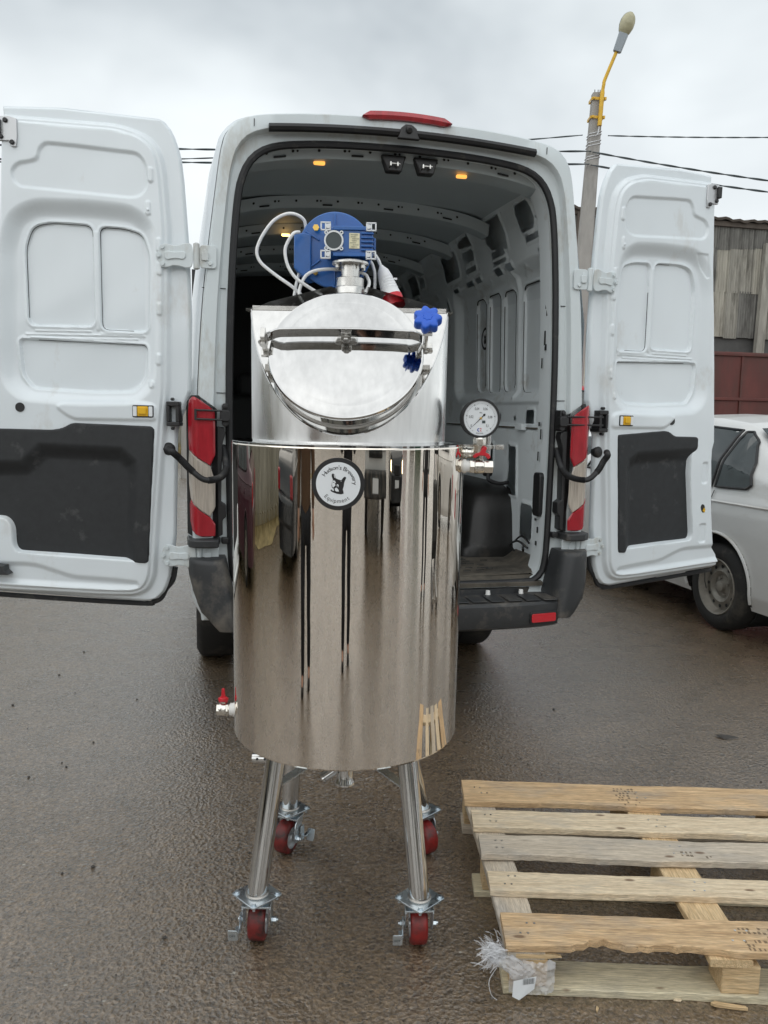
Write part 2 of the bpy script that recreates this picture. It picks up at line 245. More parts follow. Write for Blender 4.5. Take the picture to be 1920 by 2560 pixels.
# ------------------------------------------------------------------ mesh helpers
def frame(z):
    z = Vector(z).normalized(); a = Vector((0, 0, 1)) if abs(z.z) < .9 else Vector((0, 1, 0))
    x = a.cross(z).normalized(); return x, z.cross(x), z
class MB:
    def __init__(s): s.v = []; s.f = []
    def add(s, V, F):
        o = len(s.v); s.v += [tuple(p) for p in V]; s.f += [tuple(i+o for i in f) for f in F]; return s
    def box(s, c, d, R=None):
        V = [Vector((a*d[0]/2, b*d[1]/2, e*d[2]/2)) for a in (-1, 1) for b in (-1, 1) for e in (-1, 1)]
        if R is not None: V = [R @ p for p in V]
        c = Vector(c); return s.add([p+c for p in V], [(0, 1, 3, 2), (4, 6, 7, 5), (0, 4, 5, 1), (2, 3, 7, 6), (0, 2, 6, 4), (1, 5, 7, 3)])
    def cyl(s, p0, p1, r0, r1=None, n=16, caps=True):
        r1 = r0 if r1 is None else r1; p0 = Vector(p0); p1 = Vector(p1); x, y, z = frame(p1-p0)
        V = []
        for p, r in ((p0, r0), (p1, r1)):
            V += [p + (x*math.cos(2*math.pi*i/n) + y*math.sin(2*math.pi*i/n))*r for i in range(n)]
        F = [(i, (i+1) % n, n+(i+1) % n, n+i) for i in range(n)]
        if caps: F += [tuple(range(n))[::-1], tuple(range(n, 2*n))]
        return s.add(V, F)
    def tube(s, pts, r, n=8, closed=False, caps=True):
        P = [Vector(p) for p in pts]; m = len(P); rs = r if hasattr(r, '__len__') else [r]*m
        T = []
        for i in range(m):
            a = P[(i-1) % m] if (closed or i) else P[0]; b = P[(i+1) % m] if (closed or i < m-1) else P[-1]
            T.append((b-a).normalized())
        x, y, _ = frame(T[0]); V = []
        for i in range(m):
            x = (x - T[i]*x.dot(T[i])).normalized(); y = T[i].cross(x)
            V += [P[i] + (x*math.cos(2*math.pi*k/n) + y*math.sin(2*math.pi*k/n))*rs[i] for k in range(n)]
        F = []
        for i in range(m if closed else m-1):
            j = (i+1) % m; F += [(i*n+k, i*n+(k+1) % n, j*n+(k+1) % n, j*n+k) for k in range(n)]
        if caps and not closed: F += [tuple(range(n))[::-1], tuple((m-1)*n+k for k in range(n))]
        return s.add(V, F)
    def lathe(s, prof, o=(0, 0, 0), ax=(0, 0, 1), n=32, closed=False):
        x, y, z = frame(ax); o = Vector(o); V = []
        for r, h in prof: V += [o + z*h + (x*math.cos(2*math.pi*i/n) + y*math.sin(2*math.pi*i/n))*r for i in range(n)]
        m = len(prof); F = []
        for j in range(m if closed else m-1):
            k = (j+1) % m; F += [(j*n+i, j*n+(i+1) % n, k*n+(i+1) % n, k*n+i) for i in range(n)]
        return s.add(V, F)
    def prism(s, poly, fn, h0, h1):
        """poly 2-D outline, fn(a, b, h) -> point"""
        n = len(poly); V = [fn(a, b, h0) for a, b in poly] + [fn(a, b, h1) for a, b in poly]
        return s.add(V, [tuple(range(n))[::-1], tuple(range(n, 2*n))] + [(i, (i+1) % n, n+(i+1) % n, n+i) for i in range(n)])
    def grid(s, P, mask=None, wrap=False):
        P = np.asarray(P, float); a, b, _ = P.shape; o = len(s.v); s.v += [tuple(p) for p in P.reshape(-1, 3).tolist()]
        for i in range(a-1):
            for j in range(b if wrap else b-1):
                if mask is not None and not mask[i, j]: continue
                k = (j+1) % b
                s.f.append((o+i*b+j, o+i*b+k, o+(i+1)*b+k, o+(i+1)*b+j))
        return s
    def each(s, name, m, parent=None, **kw):
        """one object for every connected piece"""
        par = list(range(len(s.v)))
        def find(a):
            while par[a] != a: par[a] = par[par[a]]; a = par[a]
            return a
        for f in s.f:
            for i in f[1:]: par[find(i)] = find(f[0])
        gr = {}
        for f in s.f: gr.setdefault(find(f[0]), []).append(f)
        out_ = []
        for fs in gr.values():
            ids = sorted({i for f in fs for i in f}); mp_ = {a: b for b, a in enumerate(ids)}
            c = np.mean([s.v[i] for i in ids], 0); q = MB(); q.v = [tuple(np.array(s.v[i])-c) for i in ids]; q.f = [tuple(mp_[i] for i in f) for f in fs]
            out_.append(q.build(name, m, parent, loc=tuple(c), **kw))
        return out_
    def build(s, name, m, parent=None, bevel=0, sharp=38, smooth=True, loc=None, segs=2, **props):
        me = bpy.data.meshes.new(name); me.from_pydata(s.v, [], s.f); me.update()
        if m: me.materials.append(M[m] if isinstance(m, str) else m)
        if smooth:
            me.polygons.foreach_set('use_smooth', [True]*len(me.polygons)); me.set_sharp_from_angle(angle=rad(sharp))
        o = bpy.data.objects.new(name, me); S.collection.objects.link(o)
        if loc is not None:
            o.location = loc
        if parent: o.parent = parent
        if bevel:
            b = o.modifiers.new('bevel', 'BEVEL'); b.width = bevel; b.segments = segs; b.limit_method = 'ANGLE'; b.angle_limit = rad(40); b.use_clamp_overlap = True
        for k, v in props.items(): o[k] = v
        return o
def thing(name, label, cat, loc=(0, 0, 0), rz=0., group=None):
    o = bpy.data.objects.new(name, None); S.collection.objects.link(o); o.location = loc; o.rotation_euler = (0, 0, rz)
    o.empty_display_size = .1; o['label'] = label; o['category'] = cat
    if group: o['group'] = group
    return o
def tag(o, label, cat, group=None):
    o['label'] = label; o['category'] = cat
    if group: o['group'] = group
    return o
def dup(o, parent=None):
    c = o.copy(); S.collection.objects.link(c)
    if parent: c.parent = parent
    for ch in [x for x in S.objects if x.parent == o]: dup(ch, c)
    return c
def chaikin(P, n=2, closed=True):
    P = [np.array(p, float) for p in P]
    for _ in range(n):
        Q = []
        m = len(P)
        for i in range(m if closed else m-1):
            a, b = P[i], P[(i+1) % m]; Q += [a*.75+b*.25, a*.25+b*.75]
        if not closed: Q = [P[0]] + Q + [P[-1]]
        P = Q
    return np.array(P)
def rp(pts, r=.03, n=5):
    P = [np.array(p, float) for p in pts]; m = len(P); Q = []
    for i in range(m):
        a, b, c = P[i-1], P[i], P[(i+1) % m]; u = a-b; v = c-b; lu, lv = np.linalg.norm(u), np.linalg.norm(v); k = min(r, lu*.48, lv*.48)
        p0, p1 = b+u/lu*k, b+v/lv*k
        for t in np.linspace(0, 1, n): Q.append((1-t)**2*p0+2*t*(1-t)*b+t*t*p1)
    return np.array(Q)
def spline(pts, n=8):
    P = [np.array(p, float) for p in pts]; out = []
    for i in range(len(P)-1):
        p0, p1, p2, p3 = P[max(i-1, 0)], P[i], P[i+1], P[min(i+2, len(P)-1)]
        for k in range(n):
            t = k/n; out.append(.5*(2*p1 + (p2-p0)*t + (2*p0-5*p1+4*p2-p3)*t*t + (3*p1-p0-3*p2+p3)*t**3))
    return out + [P[-1]]
def sdf(X, Y, poly):
    """signed distance to polygon (negative inside), arrays"""
    poly = np.asarray(poly, float); d = np.full(X.shape, 1e9); ins = np.zeros(X.shape, bool); n = len(poly)
    for i in range(n):
        a = poly[i]; b = poly[(i+1) % n]; e = b-a; wx = X-a[0]; wy = Y-a[1]
        t = np.clip((wx*e[0]+wy*e[1])/max(e@e, 1e-12), 0, 1); d = np.minimum(d, (wx-t*e[0])**2+(wy-t*e[1])**2)
        c1 = (a[1] <= Y) & (b[1] > Y); c2 = (a[1] > Y) & (b[1] <= Y); cr_ = e[0]*wy-e[1]*wx
        ins ^= (c1 & (cr_ > 0)) | (c2 & (cr_ < 0))
    d = np.sqrt(d); return np.where(ins, -d, d)
def ss(d, w):
    t = np.clip(.5-d/w, 0, 1); return t*t*(3-2*t)
def rrect(x0, x1, y0, y1, r=.02, n=4):
    r = min(r, (x1-x0)/2.001, (y1-y0)/2.001); P = []
    for cx, cy, a in ((x1-r, y1-r, 0), (x0+r, y1-r, 90), (x0+r, y0+r, 180), (x1-r, y0+r, 270)):
        P += [(cx+r*math.cos(rad(a+90*k/n)), cy+r*math.sin(rad(a+90*k/n))) for k in range(n+1)]
    return P
def text_mesh(txt, size=1.):
    c = bpy.data.curves.new('t', 'FONT'); c.body = txt; c.size = size; c.resolution_u = 3
    o = bpy.data.objects.new('t', c); S.collection.objects.link(o)
    dg = bpy.context.evaluated_depsgraph_get(); me = o.evaluated_get(dg).to_mesh()
    V = [tuple(v.co) for v in me.vertices]; F = [tuple(p.vertices) for p in me.polygons]
    o.evaluated_get(dg).to_mesh_clear(); bpy.data.objects.remove(o); bpy.data.curves.remove(c); return V, F
def bolt(mb, p, ax, r=.007, h=.005, washer=True):
    p = Vector(p); a = Vector(ax).normalized()
    if washer: mb.cyl(p, p+a*.0015, r*1.5, n=14)
    mb.cyl(p+a*.0015, p+a*h, r, n=6)

# ------------------------------------------------------------------ ground
mb = MB(); mb.add([(-300, -300, 0), (300, -300, 0), (300, 500, 0), (-300, 500, 0)], [(0, 1, 2, 3)])
mb.build('ground', 'asphalt', kind='structure')

# ------------------------------------------------------------------ white van (local: u right, v forward, z up)
VAN_YAW = rad(13)
VR = Vector((math.cos(VAN_YAW), math.sin(VAN_YAW), 0)); VF = Vector((-math.sin(VAN_YAW), math.cos(VAN_YAW), 0)); VO = Vector((.069, 3.675, 0))
def vw(u, v, z): return VO + VR*u + VF*v + Vector((0, 0, z))
van = thing('delivery_van', 'white high roof van with both rear doors swung open on an empty cargo bay', 'van', VO, VAN_YAW)
# body shell -------------------------------------------------------
half = [(.90, .585), (.945, .64), (.955, .78), (.962, 1.2), (.957, 1.6), (.935, 1.98), (.868, 2.45), (.838, 2.62), (.80, 2.70), (.72, 2.755), (.55, 2.782), (.28, 2.797), (0, 2.802)]
hs = spline(half, 5); hs = [tuple(p) for p in hs]
def mirror_sec(h):
    h = [tuple(p) for p in spline(h, 5)]; return np.array(h + [(-u, z) for u, z in h[-2::-1]])
sec_mid = mirror_sec(half); cen = np.array([0, 1.65])
sec = mirror_sec([(.90, .56), (.935, .66), (.945, .80), (.945, 1.02), (.918, 1.55), (.888, 2.0), (.832, 2.45), (.806, 2.62), (.778, 2.69), (.712, 2.742), (.55, 2.772), (.28, 2.792), (0, 2.798)])
rows = []
for v, k, top in ((.055, .985, 0), (.075, .993, 0), (.12, .999, 0), (.4, 1, 0), (1.5, 1, 0), (3, 1, 0), (4.6, 1, 0), (5.1, .99, -.12), (5.7, .95, -.9), (6.3, .9, -1.5)):
    t = min(1, max(0, (v-.05)/.45))**.6; q = cen + (sec*(1-t)+sec_mid*t-cen)*k; q = q.copy(); zz = q[:, 1]
    if top: q[:, 1] = np.where(zz > 1.0, 1.0+(zz-1.0)*(1.8+top)/1.8, zz)
    rows.append(np.stack([q[:, 0], np.full(len(q), v), q[:, 1]], 1))
MB().grid(np.array(rows)).build('body_shell', 'van', van)
# rear frame: outer corner, jamb, opening ---------------------------
def opening(n=180):
    P = [(0, .69), (.62, .69), (.725, .715), (.757, .80), (.765, 1.0), (.768, 1.4), (.765, 1.75), (.752, 2.1), (.730, 2.38), (.704, 2.50), (.655, 2.578), (.575, 2.622), (.44, 2.644), (.25, 2.657), (0, 2.663)]
    c = [tuple(p) for p in spline(P, 10)]
    full = np.array(c + [(-u, z) for u, z in c[-2:0:-1]])
    d = np.r_[0, np.cumsum(np.linalg.norm(np.diff(np.vstack([full, full[:1]]), axis=0), axis=1))]
    f2 = np.vstack([full, full[:1]]); t = np.linspace(0, d[-1], n, endpoint=False)
    return np.stack([np.interp(t, d, f2[:, 0]), np.interp(t, d, f2[:, 1])], 1)
OPN = opening()
osec = cen + (sec-cen)*.985
outl = np.vstack([osec, [(-.90, .56), (.90, .56)]])
def ray_out(p):
    d = p-cen; best = None
    for i in range(len(outl)):
        a = outl[i]; b = outl[(i+1) % len(outl)]; ee = b-a; den = d[0]*ee[1]-d[1]*ee[0]
        if abs(den) < 1e-9: continue
        w = a-cen; t = (w[0]*ee[1]-w[1]*ee[0])/den; s_ = (w[0]*d[1]-w[1]*d[0])/den
        if t > 0 and -1e-6 <= s_ <= 1+1e-6 and (best is None or t < best): best = t
    return cen + d*best
OUT = np.array([ray_out(p) for p in OPN])
def ring(t, v): q = OUT*(1-t)+OPN*t; return np.stack([q[:, 0], np.full(len(q), v), q[:, 1]], 1)
R_ = [ring(0, .055), ring(.02, .022), ring(.06, .004), ring(.10, 0), ring(.50, 0), ring(.535, .006), ring(.56, .035), ring(.62, .042), ring(.98, .045), ring(1.0, .055), ring(1.0, .10)]
MB().grid(np.array(R_).transpose(0, 1, 2), wrap=True).build('rear_frame', 'jamb', van)
# inner pillar return (white strip behind the seal)
o2 = OPN.copy(); 
def scl(k, dz=0): 
    q = cen + (OPN-cen)*k; return q
rr = [np.stack([OPN[:, 0], np.full(len(OPN), v), OPN[:, 1]], 1) for v in (.10, .13)]
q = scl(1.012); rr.append(np.stack([q[:, 0], np.full(len(q), .24), q[:, 1]], 1)); q = scl(1.05); rr.append(np.stack([q[:, 0], np.full(len(q), .27), q[:, 1]], 1))
mask = np.ones((3, len(OPN)), bool); low = (OPN[:, 1] < .9) & (np.abs(OPN[:, 0]) < .72); mask[:, low] = False
MB().grid(np.array(rr), mask, wrap=True).build('inner_pillar', 'vanin', van)
# slots in the pillar
mb = MB()
for z, h, w in ((1.88, .07, .010), (1.83, .02, .016), (1.84, .018, .010), (1.46, .02, .014), (1.41, .05, .008), (1.30, .045, .008), (1.12, .02, .022), (.98, .012, .012), (1.76, .05, .006), (2.03, .02, .02), (2.0, .03, .014), (.93, .03, .01), (.86, .022, .012)):
    mb.box((.757-.0+.003, .165+.02*math.sin(z*40), z), (.004, w, h))
mb.build('pillar_slots', 'darkin', van, kind='stuff')
for sgn in (1, -1):
    MB().prism(rrect(.115, .20, 1.0, 1.22, .025), lambda a, b, h: (sgn*(.745+h), a, b), 0, .03).build('pillar_pad', 'blackpl', van, bevel=.006)
# door seal and weather strip
MB().tube([(u, .045, z) for u, z in OPN], .0165, 8, closed=True).build('door_seal', 'rubber', van)
pts = [(u, -.004, 2.712-.028*(u/.6)**2) for u in np.linspace(-.60, .60, 40)]
P = np.array([[(u, -.001, z-.017), (u, -.022, z-.014), (u, -.030, z-.002), (u, -.022, z+.012), (u, -.001, z+.016)] for u, _, z in pts])
MB().grid(P).add([tuple(x) for x in P[0]], [(0, 1, 2, 3, 4)]).add([tuple(x) for x in P[-1]], [(0, 1, 2, 3, 4)]).build('weather_strip', 'rubber', van)
# high brake lamp with camera/striker under it
zc = lambda u: 2.778-.018*(u/.25)**2
us = np.linspace(-.20, .20, 25)
P = np.array([[(u, .03, zc(u)+.020*min(1, (1-abs(u)/.2)*6+.12)), (u, -.016, zc(u)+.019*min(1, (1-abs(u)/.2)*6+.12)), (u, -.024, zc(u)), (u, -.016, zc(u)-.015*min(1, (1-abs(u)/.2)*6+.12)), (u, .01, zc(u)-.016*min(1, (1-abs(u)/.2)*6+.12))] for u in us])
MB().grid(P).build('brake_lamp', 'redlens', van)
mb = MB(); mb.prism([(-.05, 2.68), (.05, 2.68), (.04, 2.70), (.035, 2.725), (.012, 2.74), (-.015, 2.74), (-.035, 2.725), (-.04, 2.70)], lambda a, b, h: (a, -.02-h, b), 0, .022)
mb.cyl((0, -.036, 2.72), (0, -.055, 2.712), .017, .013, 14)
mb.build('rear_camera', 'blackpl', van, bevel=.004)
# sheet-metal seams of header and panel joints
mb = MB()
for u in (-.66, .66):
    mb.box((u, -.001, 2.70), (.003, .003, .03))
for sg in (-1, 1): mb.box((sg*.83, .040, 2.02), (.10, .004, .003))
for sg in (-1, 1): mb.box((sg*.80, .041, 1.575), (.055, .004, .003))
mb.build('panel_seam', 'darkin', van, kind='stuff')

# rear doors -------------------------------------------------------
ANG = {-1: rad(12), 1: rad(14)}
def DP(sd, s, h, z):
    c, n = math.cos(ANG[sd]), math.sin(ANG[sd]); return (sd*(.9+s*c+h*n), s*n-h*c, z)
zs = [.645, .655, .66, .69, .72, .76, .82, .95, 1.2, 1.40, 1.46, 1.50, 1.58, 1.9, 2.17, 2.45, 2.54, 2.58, 2.63, 2.66, 2.69, 2.70]
sL_ = [.255, .215, .195, .165, .150, .137, .125, .110, .104, .100, .085, .066, .040, .033, .040, .058, .068, .078, .096, .112, .138, .16]
zr = [.66, .69, .76, .81, .90, 1.05, 1.28, 1.34, 1.38, 1.6, 1.92, 2.29, 2.62, 2.74]
sR_ = [1.012, 1.012, 1.002, .96, .945, .925, .905, .905, .915, .895, .862, .82, .80, .805]
fold = rp([(.78, 2.69), (.32, 2.665), (.215, 2.63), (.156, 2.575), (.135, 2.49), (.118, 2.25), (.125, 1.95), (.132, 1.6), (.15, 1.42), (.19, .95), (.205, .76), (.235, .70), (.29, .675), (.42, .675), (1.3, .712), (1.3, 2.7)], .05)
rec1 = rp([(.204, 2.42), (.203, 2.50), (.235, 2.55), (.50, 2.575), (.62, 2.583), (.645, 2.56), (.655, 2.518), (.69, 2.508), (.735, 2.502), (.765, 2.47), (.757, 2.43), (.73, 2.408), (.265, 2.373), (.225, 2.385)], .03)
big = rp([(.19, 2.17), (.20, 2.27), (.27, 2.323), (.45, 2.338), (.68, 2.34), (.77, 2.29), (.81, 2.16), (.825, 1.70), (.815, 1.60), (.755, 1.545), (.50, 1.53), (.28, 1.535), (.205, 1.60), (.19, 1.72)], .05)
PA = rp([(.445, 1.845), (.445, 2.264), (.73, 2.274), (.725, 1.845)], .055); PA = rp([(.445, 1.845), (.445, 2.264), (.62, 2.272), (.695, 2.255), (.727, 2.17), (.725, 1.845)], .035)
PB = rp([(.215, 1.828), (.202, 2.14), (.235, 2.232), (.31, 2.254), (.415, 2.259), (.415, 1.832)], .03)
PC = rp([(.222, 1.772), (.768, 1.788), (.757, 1.635), (.715, 1.58), (.45, 1.567), (.275, 1.572), (.225, 1.64)], .025)
TL = rp([(.985, 1.41), (.62, 1.409), (.58, 1.418), (.545, 1.440), (.2, 1.431), (.184, 1.415), (.184, 1.40), (.219, .83), (.233, .819), (.30, .822), (.795, .851), (.82, .87), (.83, .90), (.832, .975), (.85, 1.003), (.985, 1.01)], .02)
TR = rp([(.222, 1.40), (.225, 1.42), (.54, 1.442), (.575, 1.438), (.615, 1.414), (.776, 1.411), (.786, 1.401), (.791, 1.345), (.762, 1.309), (.760, 1.22), (.806, .89), (.80, .862), (.78, .843), (.33, .825), (.32, .812), (.272, .815), (.264, .83)], .02)
DL = [(1.05, 1.25), (.763, 1.257), (.68, 1.333), (.333, 1.322), (.275, 1.27), (.267, 1.22), (.288, .70), (1.05, .70)]
DR = [(.33, .70), (.297, 1.24), (.31, 1.285), (.36, 1.318), (.80, 1.337), (1.0, 1.34), (1.0, .70)]
low = rp([(1.1, .815), (.73, .812), (.64, .785), (.56, .757), (.36, .745), (.28, .735), (.27, .718), (.34, .712), (1.1, .745)], .04)
hand = rp([(.53, 1.45), (.575, 1.475), (.61, 1.505), (.57, 1.525), (.25, 1.528), (.185, 1.515), (.182, 1.45)], .02)
def door(sd):
    trim = TL if sd < 0 else TR; draw = np.array(DL if sd < 0 else DR)
    a = np.linspace(0, 1, 220); zb = np.r_[np.linspace(0, .09, 46), np.linspace(.095, .955, 420), np.linspace(.96, 1, 30)]
    A, B = np.meshgrid(a, zb)
    zB = .645+.045*A; zT = 2.70+.035*np.clip(A*1.6, 0, 1)
    Z = zB+(zT-zB)*B; Sl = np.interp(Z-.045*A*(1-B), zs, sL_)+(.016 if sd > 0 else .004); Sr = np.interp(Z, zr, sR_); X = Sl+(Sr-Sl)*A
    h = -.032+.022*ss(sdf(X, Z, fold), .022)+.012*ss(sdf(X, Z, fold)+.022, .012)
    edge = np.minimum(A*(Sr-Sl), (1-A)*(Sr-Sl)); h -= .012*(1-np.clip(np.minimum(edge, np.minimum(B, 1-B)*2.05)/.012, 0, 1))**2
    h -= .010*ss(sdf(X, Z, rec1), .016)
    h -= .036*ss(sdf(X, Z, big)+.01, .075)
    for pl in (PA, PB, PC):
        d = sdf(X, Z, pl); h += .004*(ss(d-.012, .012)-ss(d, .01)); h -= .013*ss(d, .009)
    for r in ((.424, .436, 1.83, 2.24), (.23, .74, 1.806, 1.812), (.26, .72, 1.792, 1.797), (.46, .70, 1.822, 1.827), (.24, .42, 1.815, 1.82)):
        h += .005*ss(sdf(X, Z, rrect(*r, .003)), .010)
    for cz, cs, hh in ((2.465, .188, .030), (2.34, .20, .02), (2.315, .20, .012), (2.184, .158, .028), (2.087, .156, .028), (1.92, .160, .026), (1.71, .166, .024), (1.605, .2, .016)):
        h += .006*ss(sdf(X, Z, rrect(cs-.010, cs+.010, cz-hh, cz+hh, .010)), .006)
    h -= .014*ss(sdf(X, Z, low), .03)
    h += .010*ss(sdf(X, Z, hand), .02)
    dt = sdf(X, Z, trim); h -= .05*ss(dt+.02, .02)
    for r in (((.835, .875, 1.16, 1.27), (.84, .89, .84, .94)) if sd > 0 else ()):
        h -= .008*ss(sdf(X, Z, rrect(*r, .012)), .008)
    if sd > 0: h -= .006*ss(sdf(X, Z, [(.70, 2.335), (.775, 2.335), (.80, 2.225), (.79, 2.22)]), .008)
    h -= .02*ss(sdf(X, Z, rrect(.575+.13*(sd < 0), .635+.13*(sd < 0), 1.468, 1.512, .02)), .01)*0
    # slight hand-pressed waviness
    h += .0012*np.sin(X*17+Z*9)*np.sin(Z*13)
    pos = np.array([DP(sd, 1, 0, 0)])*0
    c, n = math.cos(ANG[sd]), math.sin(ANG[sd])
    P = np.stack([sd*(.9+X*c+h*n), X*n-h*c, Z], 2)
    d = MB().grid(P).build('rear_door', 'van', van, sharp=50)
    # outer skin behind: rim and back face
    bd = [(i, 0) for i in range(len(zb))] + [(len(zb)-1, j) for j in range(1, len(a))] + [(i, len(a)-1) for i in range(len(zb)-2, -1, -1)] + [(0, j) for j in range(len(a)-2, 0, -1)]
    ctr = np.array([.5, 1.65]); rings = []
    for k, hh in ((1.0, -.044), (1.003, -.047), (1.004, -.054), (1.000, -.060), (.97, -.066)):
        R1 = []
        for i, j in bd:
            x, z = X[i, j], Z[i, j]; v = np.array([x, z])-ctr; ln = np.linalg.norm(v); q = ctr+v*(1+(k-1)*1.0/ max(ln, .3)*1.0) if k > 1 else (np.array([x, z]) if k == 1 else ctr+v*k)
            R1.append(DP(sd, q[0], hh if (i, j) else hh, q[1]))
        rings.append(R1)
    mb = MB().grid(np.array(rings), wrap=True); m0 = len(mb.v)-len(bd); mb.f.append(tuple(range(m0, m0+len(bd))))
    mb.build('outer_skin', 'van', d)
    mb = MB(); lo = [(.16, .70), (.185, .655), (.22, .637), (.26, .63), (.6, .645), (1.0, .668)] if True else None
    lo = [(.118, .80), (.13, .74)] + lo
    mb.tube([DP(sd, s+(.014 if sd > 0 else .004), -.058, z) for s, z in [tuple(p) for p in spline(lo, 6)]], .012, 6).build('lower_seal', 'rubber', d)
    # dark gaps round the pressed-in skins
    for pl, segs in ((PA, [(.30, .80)]), (PB, [(.30, .97)]), (PC, [(.0, .345)])):
        cl = np.vstack([pl, pl[:1]]); dd = np.r_[0, np.cumsum(np.linalg.norm(np.diff(cl, axis=0), axis=1))]; mb = MB()
        for f0, f1 in segs:
            if sd > 0 and pl is not PC: f0, f1 = (.02, .40) if pl is PA else (.62, .97)
            tt = np.linspace(f0, f1, 60)*dd[-1]; mb.tube([DP(sd, x, -.0400, z) for x, z in zip(np.interp(tt, dd, cl[:, 0]), np.interp(tt, dd, cl[:, 1]))], .0022, 5)
        mb.build('panel_gap', 'darkin', d)
    # trim panel (charcoal)
    x0, z0 = trim.min(0); x1, z1 = trim.max(0); gx = np.linspace(x0, x1, 130); gz = np.linspace(z0, z1, 130); GX, GZ = np.meshgrid(gx, gz)
    dt = sdf(GX, GZ, trim); hh = .010-.03*(1-np.clip(-dt/.010, 0, 1))**2-.036*ss(sdf(GX, GZ, draw)+.02, .075)*ss(dt+.0, .02)
    # snap boundary nodes
    cx = (dt[:-1, :-1]+dt[1:, :-1]+dt[:-1, 1:]+dt[1:, 1:])/4
    P = np.stack([sd*(.9+GX*c+hh*n), GX*n-hh*c, GZ], 2)
    tr = MB().grid(P, cx < .001).build('trim_panel', 'trim', d)
    # inside handle: black bezel, yellow pull, white pads
    hx, hz_ = (.234, 1.489) if sd < 0 else (.268, 1.485); w = .045
    MB().prism(rrect(hx-w, hx+w, hz_-.026, hz_+.026, .006), lambda a_, b_, h_: DP(sd, a_, h_, b_), -.005, .016).build('handle_bezel', 'blackpl', d, bevel=.002)
    mb = MB(); mb.prism(rrect(hx-.023, hx+.023, hz_-.021, hz_+.021, .004), lambda a_, b_, h_: DP(sd, a_, h_, b_), .016, .019); mb.prism(rrect(hx-.016, hx+.018, hz_-.012, hz_+.016, .004), lambda a_, b_, h_: DP(sd, a_, h_, b_), .019, .027)
    mb.build('handle', 'yellow', d, bevel=.002)
    for k in (-1, 1):
        MB().prism(rrect(hx+k*.0335-.008, hx+k*.0335+.008, hz_-.021, hz_+.021, .003), lambda a_, b_, h_: DP(sd, a_, h_, b_), .016, .0185).build('handle_pad', 'white', d)
    mb = MB(); hx = .761 if sd < 0 else .587
    for s, z, r in ((hx, 1.497-.01*(sd > 0), .020), (hx+.085*sd*-1, 1.507, .005), (hx-.03*sd*-1 , 1.478, .0045), (hx-.09*(sd < 0)+.03*(sd > 0), 1.478, .004)):
        mb.cyl(DP(sd, s, -.003, z), DP(sd, s, .0055 if r > .01 else .0015, z), r, n=20)
    mb.each('grommet', 'blackpl', d)
    if sd > 0:
        MB().prism(rrect(.421, .483, 1.458, 1.501, .008), lambda a_, b_, h_: DP(sd, a_, h_, b_), -.002, .012).build('lock_cover', 'bgrey', d, bevel=.004)
        mb = MB(); mb.prism(chaikin([(.838, 1.035), (.85, 1.05), (.868, 1.04), (.872, 1.01), (.858, 1.0), (.846, 1.012)], 1), lambda a_, b_, h_: DP(sd, a_, h_, b_), -.002, .003); mb.build('latch_hole', 'darkin', d)
        MB().prism([(.853, 1.012), (.862, 1.028), (.870, 1.02), (.866, 1.003)], lambda a_, b_, h_: DP(sd, a_, h_, b_), .002, .007).build('latch_tab', 'yellow', d)
    # top latch on the free edge
    ls = .785
    mb = MB(); mb.prism([(ls-.055, 2.672), (ls-.02, 2.682), (ls+.025, 2.68), (ls+.025, 2.585), (ls-.02, 2.585), (ls-.03, 2.562), (ls-.05, 2.562), (ls-.055, 2.60)], lambda a_, b_, h_: DP(sd, a_, h_, b_), -.005, .010)
    la = mb.build('latch', 'clampst', d, bevel=.002)
    mb = MB(); mb.box(DP(sd, ls+.02, .012, 2.64), (.022, .03, .055)); 
    for s, z in ((ls-.01, 2.664), (ls-.035, 2.578), (ls+.01, 2.60)): mb.cyl(DP(sd, s, .008, z), DP(sd, s, .018, z), .010, n=14)
    mb.each('latch_bolt', 'blackpl', la, bevel=.003)
    if sd < 0:
        MB().prism([(.82, .772), (.838, .79), (.84, .812), (.99, .82), (.99, .772)], lambda a_, b_, h_: DP(sd, a_, h_, b_), -.01, .045).build('lower_latch', 'bumper', d, bevel=.004)
    # check-strap bracket and wiring grommet on the hinge edge
    cs = .108 if sd < 0 else .128
    mb = MB()
    for s0, s1, z0, z1 in ((-.028, .028, 1.513, 1.533), (-.028, .028, 1.428, 1.446), (-.028, -.012, 1.446, 1.513), (.014, .028, 1.446, 1.513)):
        mb.prism(rrect(cs+s0, cs+s1, z0, z1, .004), lambda a_, b_, h_: DP(sd, a_, h_, b_), -.06, .010)
    for z in (1.543, 1.418): mb.cyl(DP(sd, cs+.004, -.02, z), DP(sd, cs+.004, .004, z), .007, n=10)
    mb.build('check_bracket', 'blackpl', d, bevel=.003)
    MB().lathe([(0, .016), (.016, .015), (.026, .007), (.029, 0), (.028, -.02)], DP(sd, .138, -.035, 1.328), Vector(DP(sd, 0, 1, 0))-Vector(DP(sd, 0, 0, 0)), 24).build('wiring_grommet', 'rubber', d)
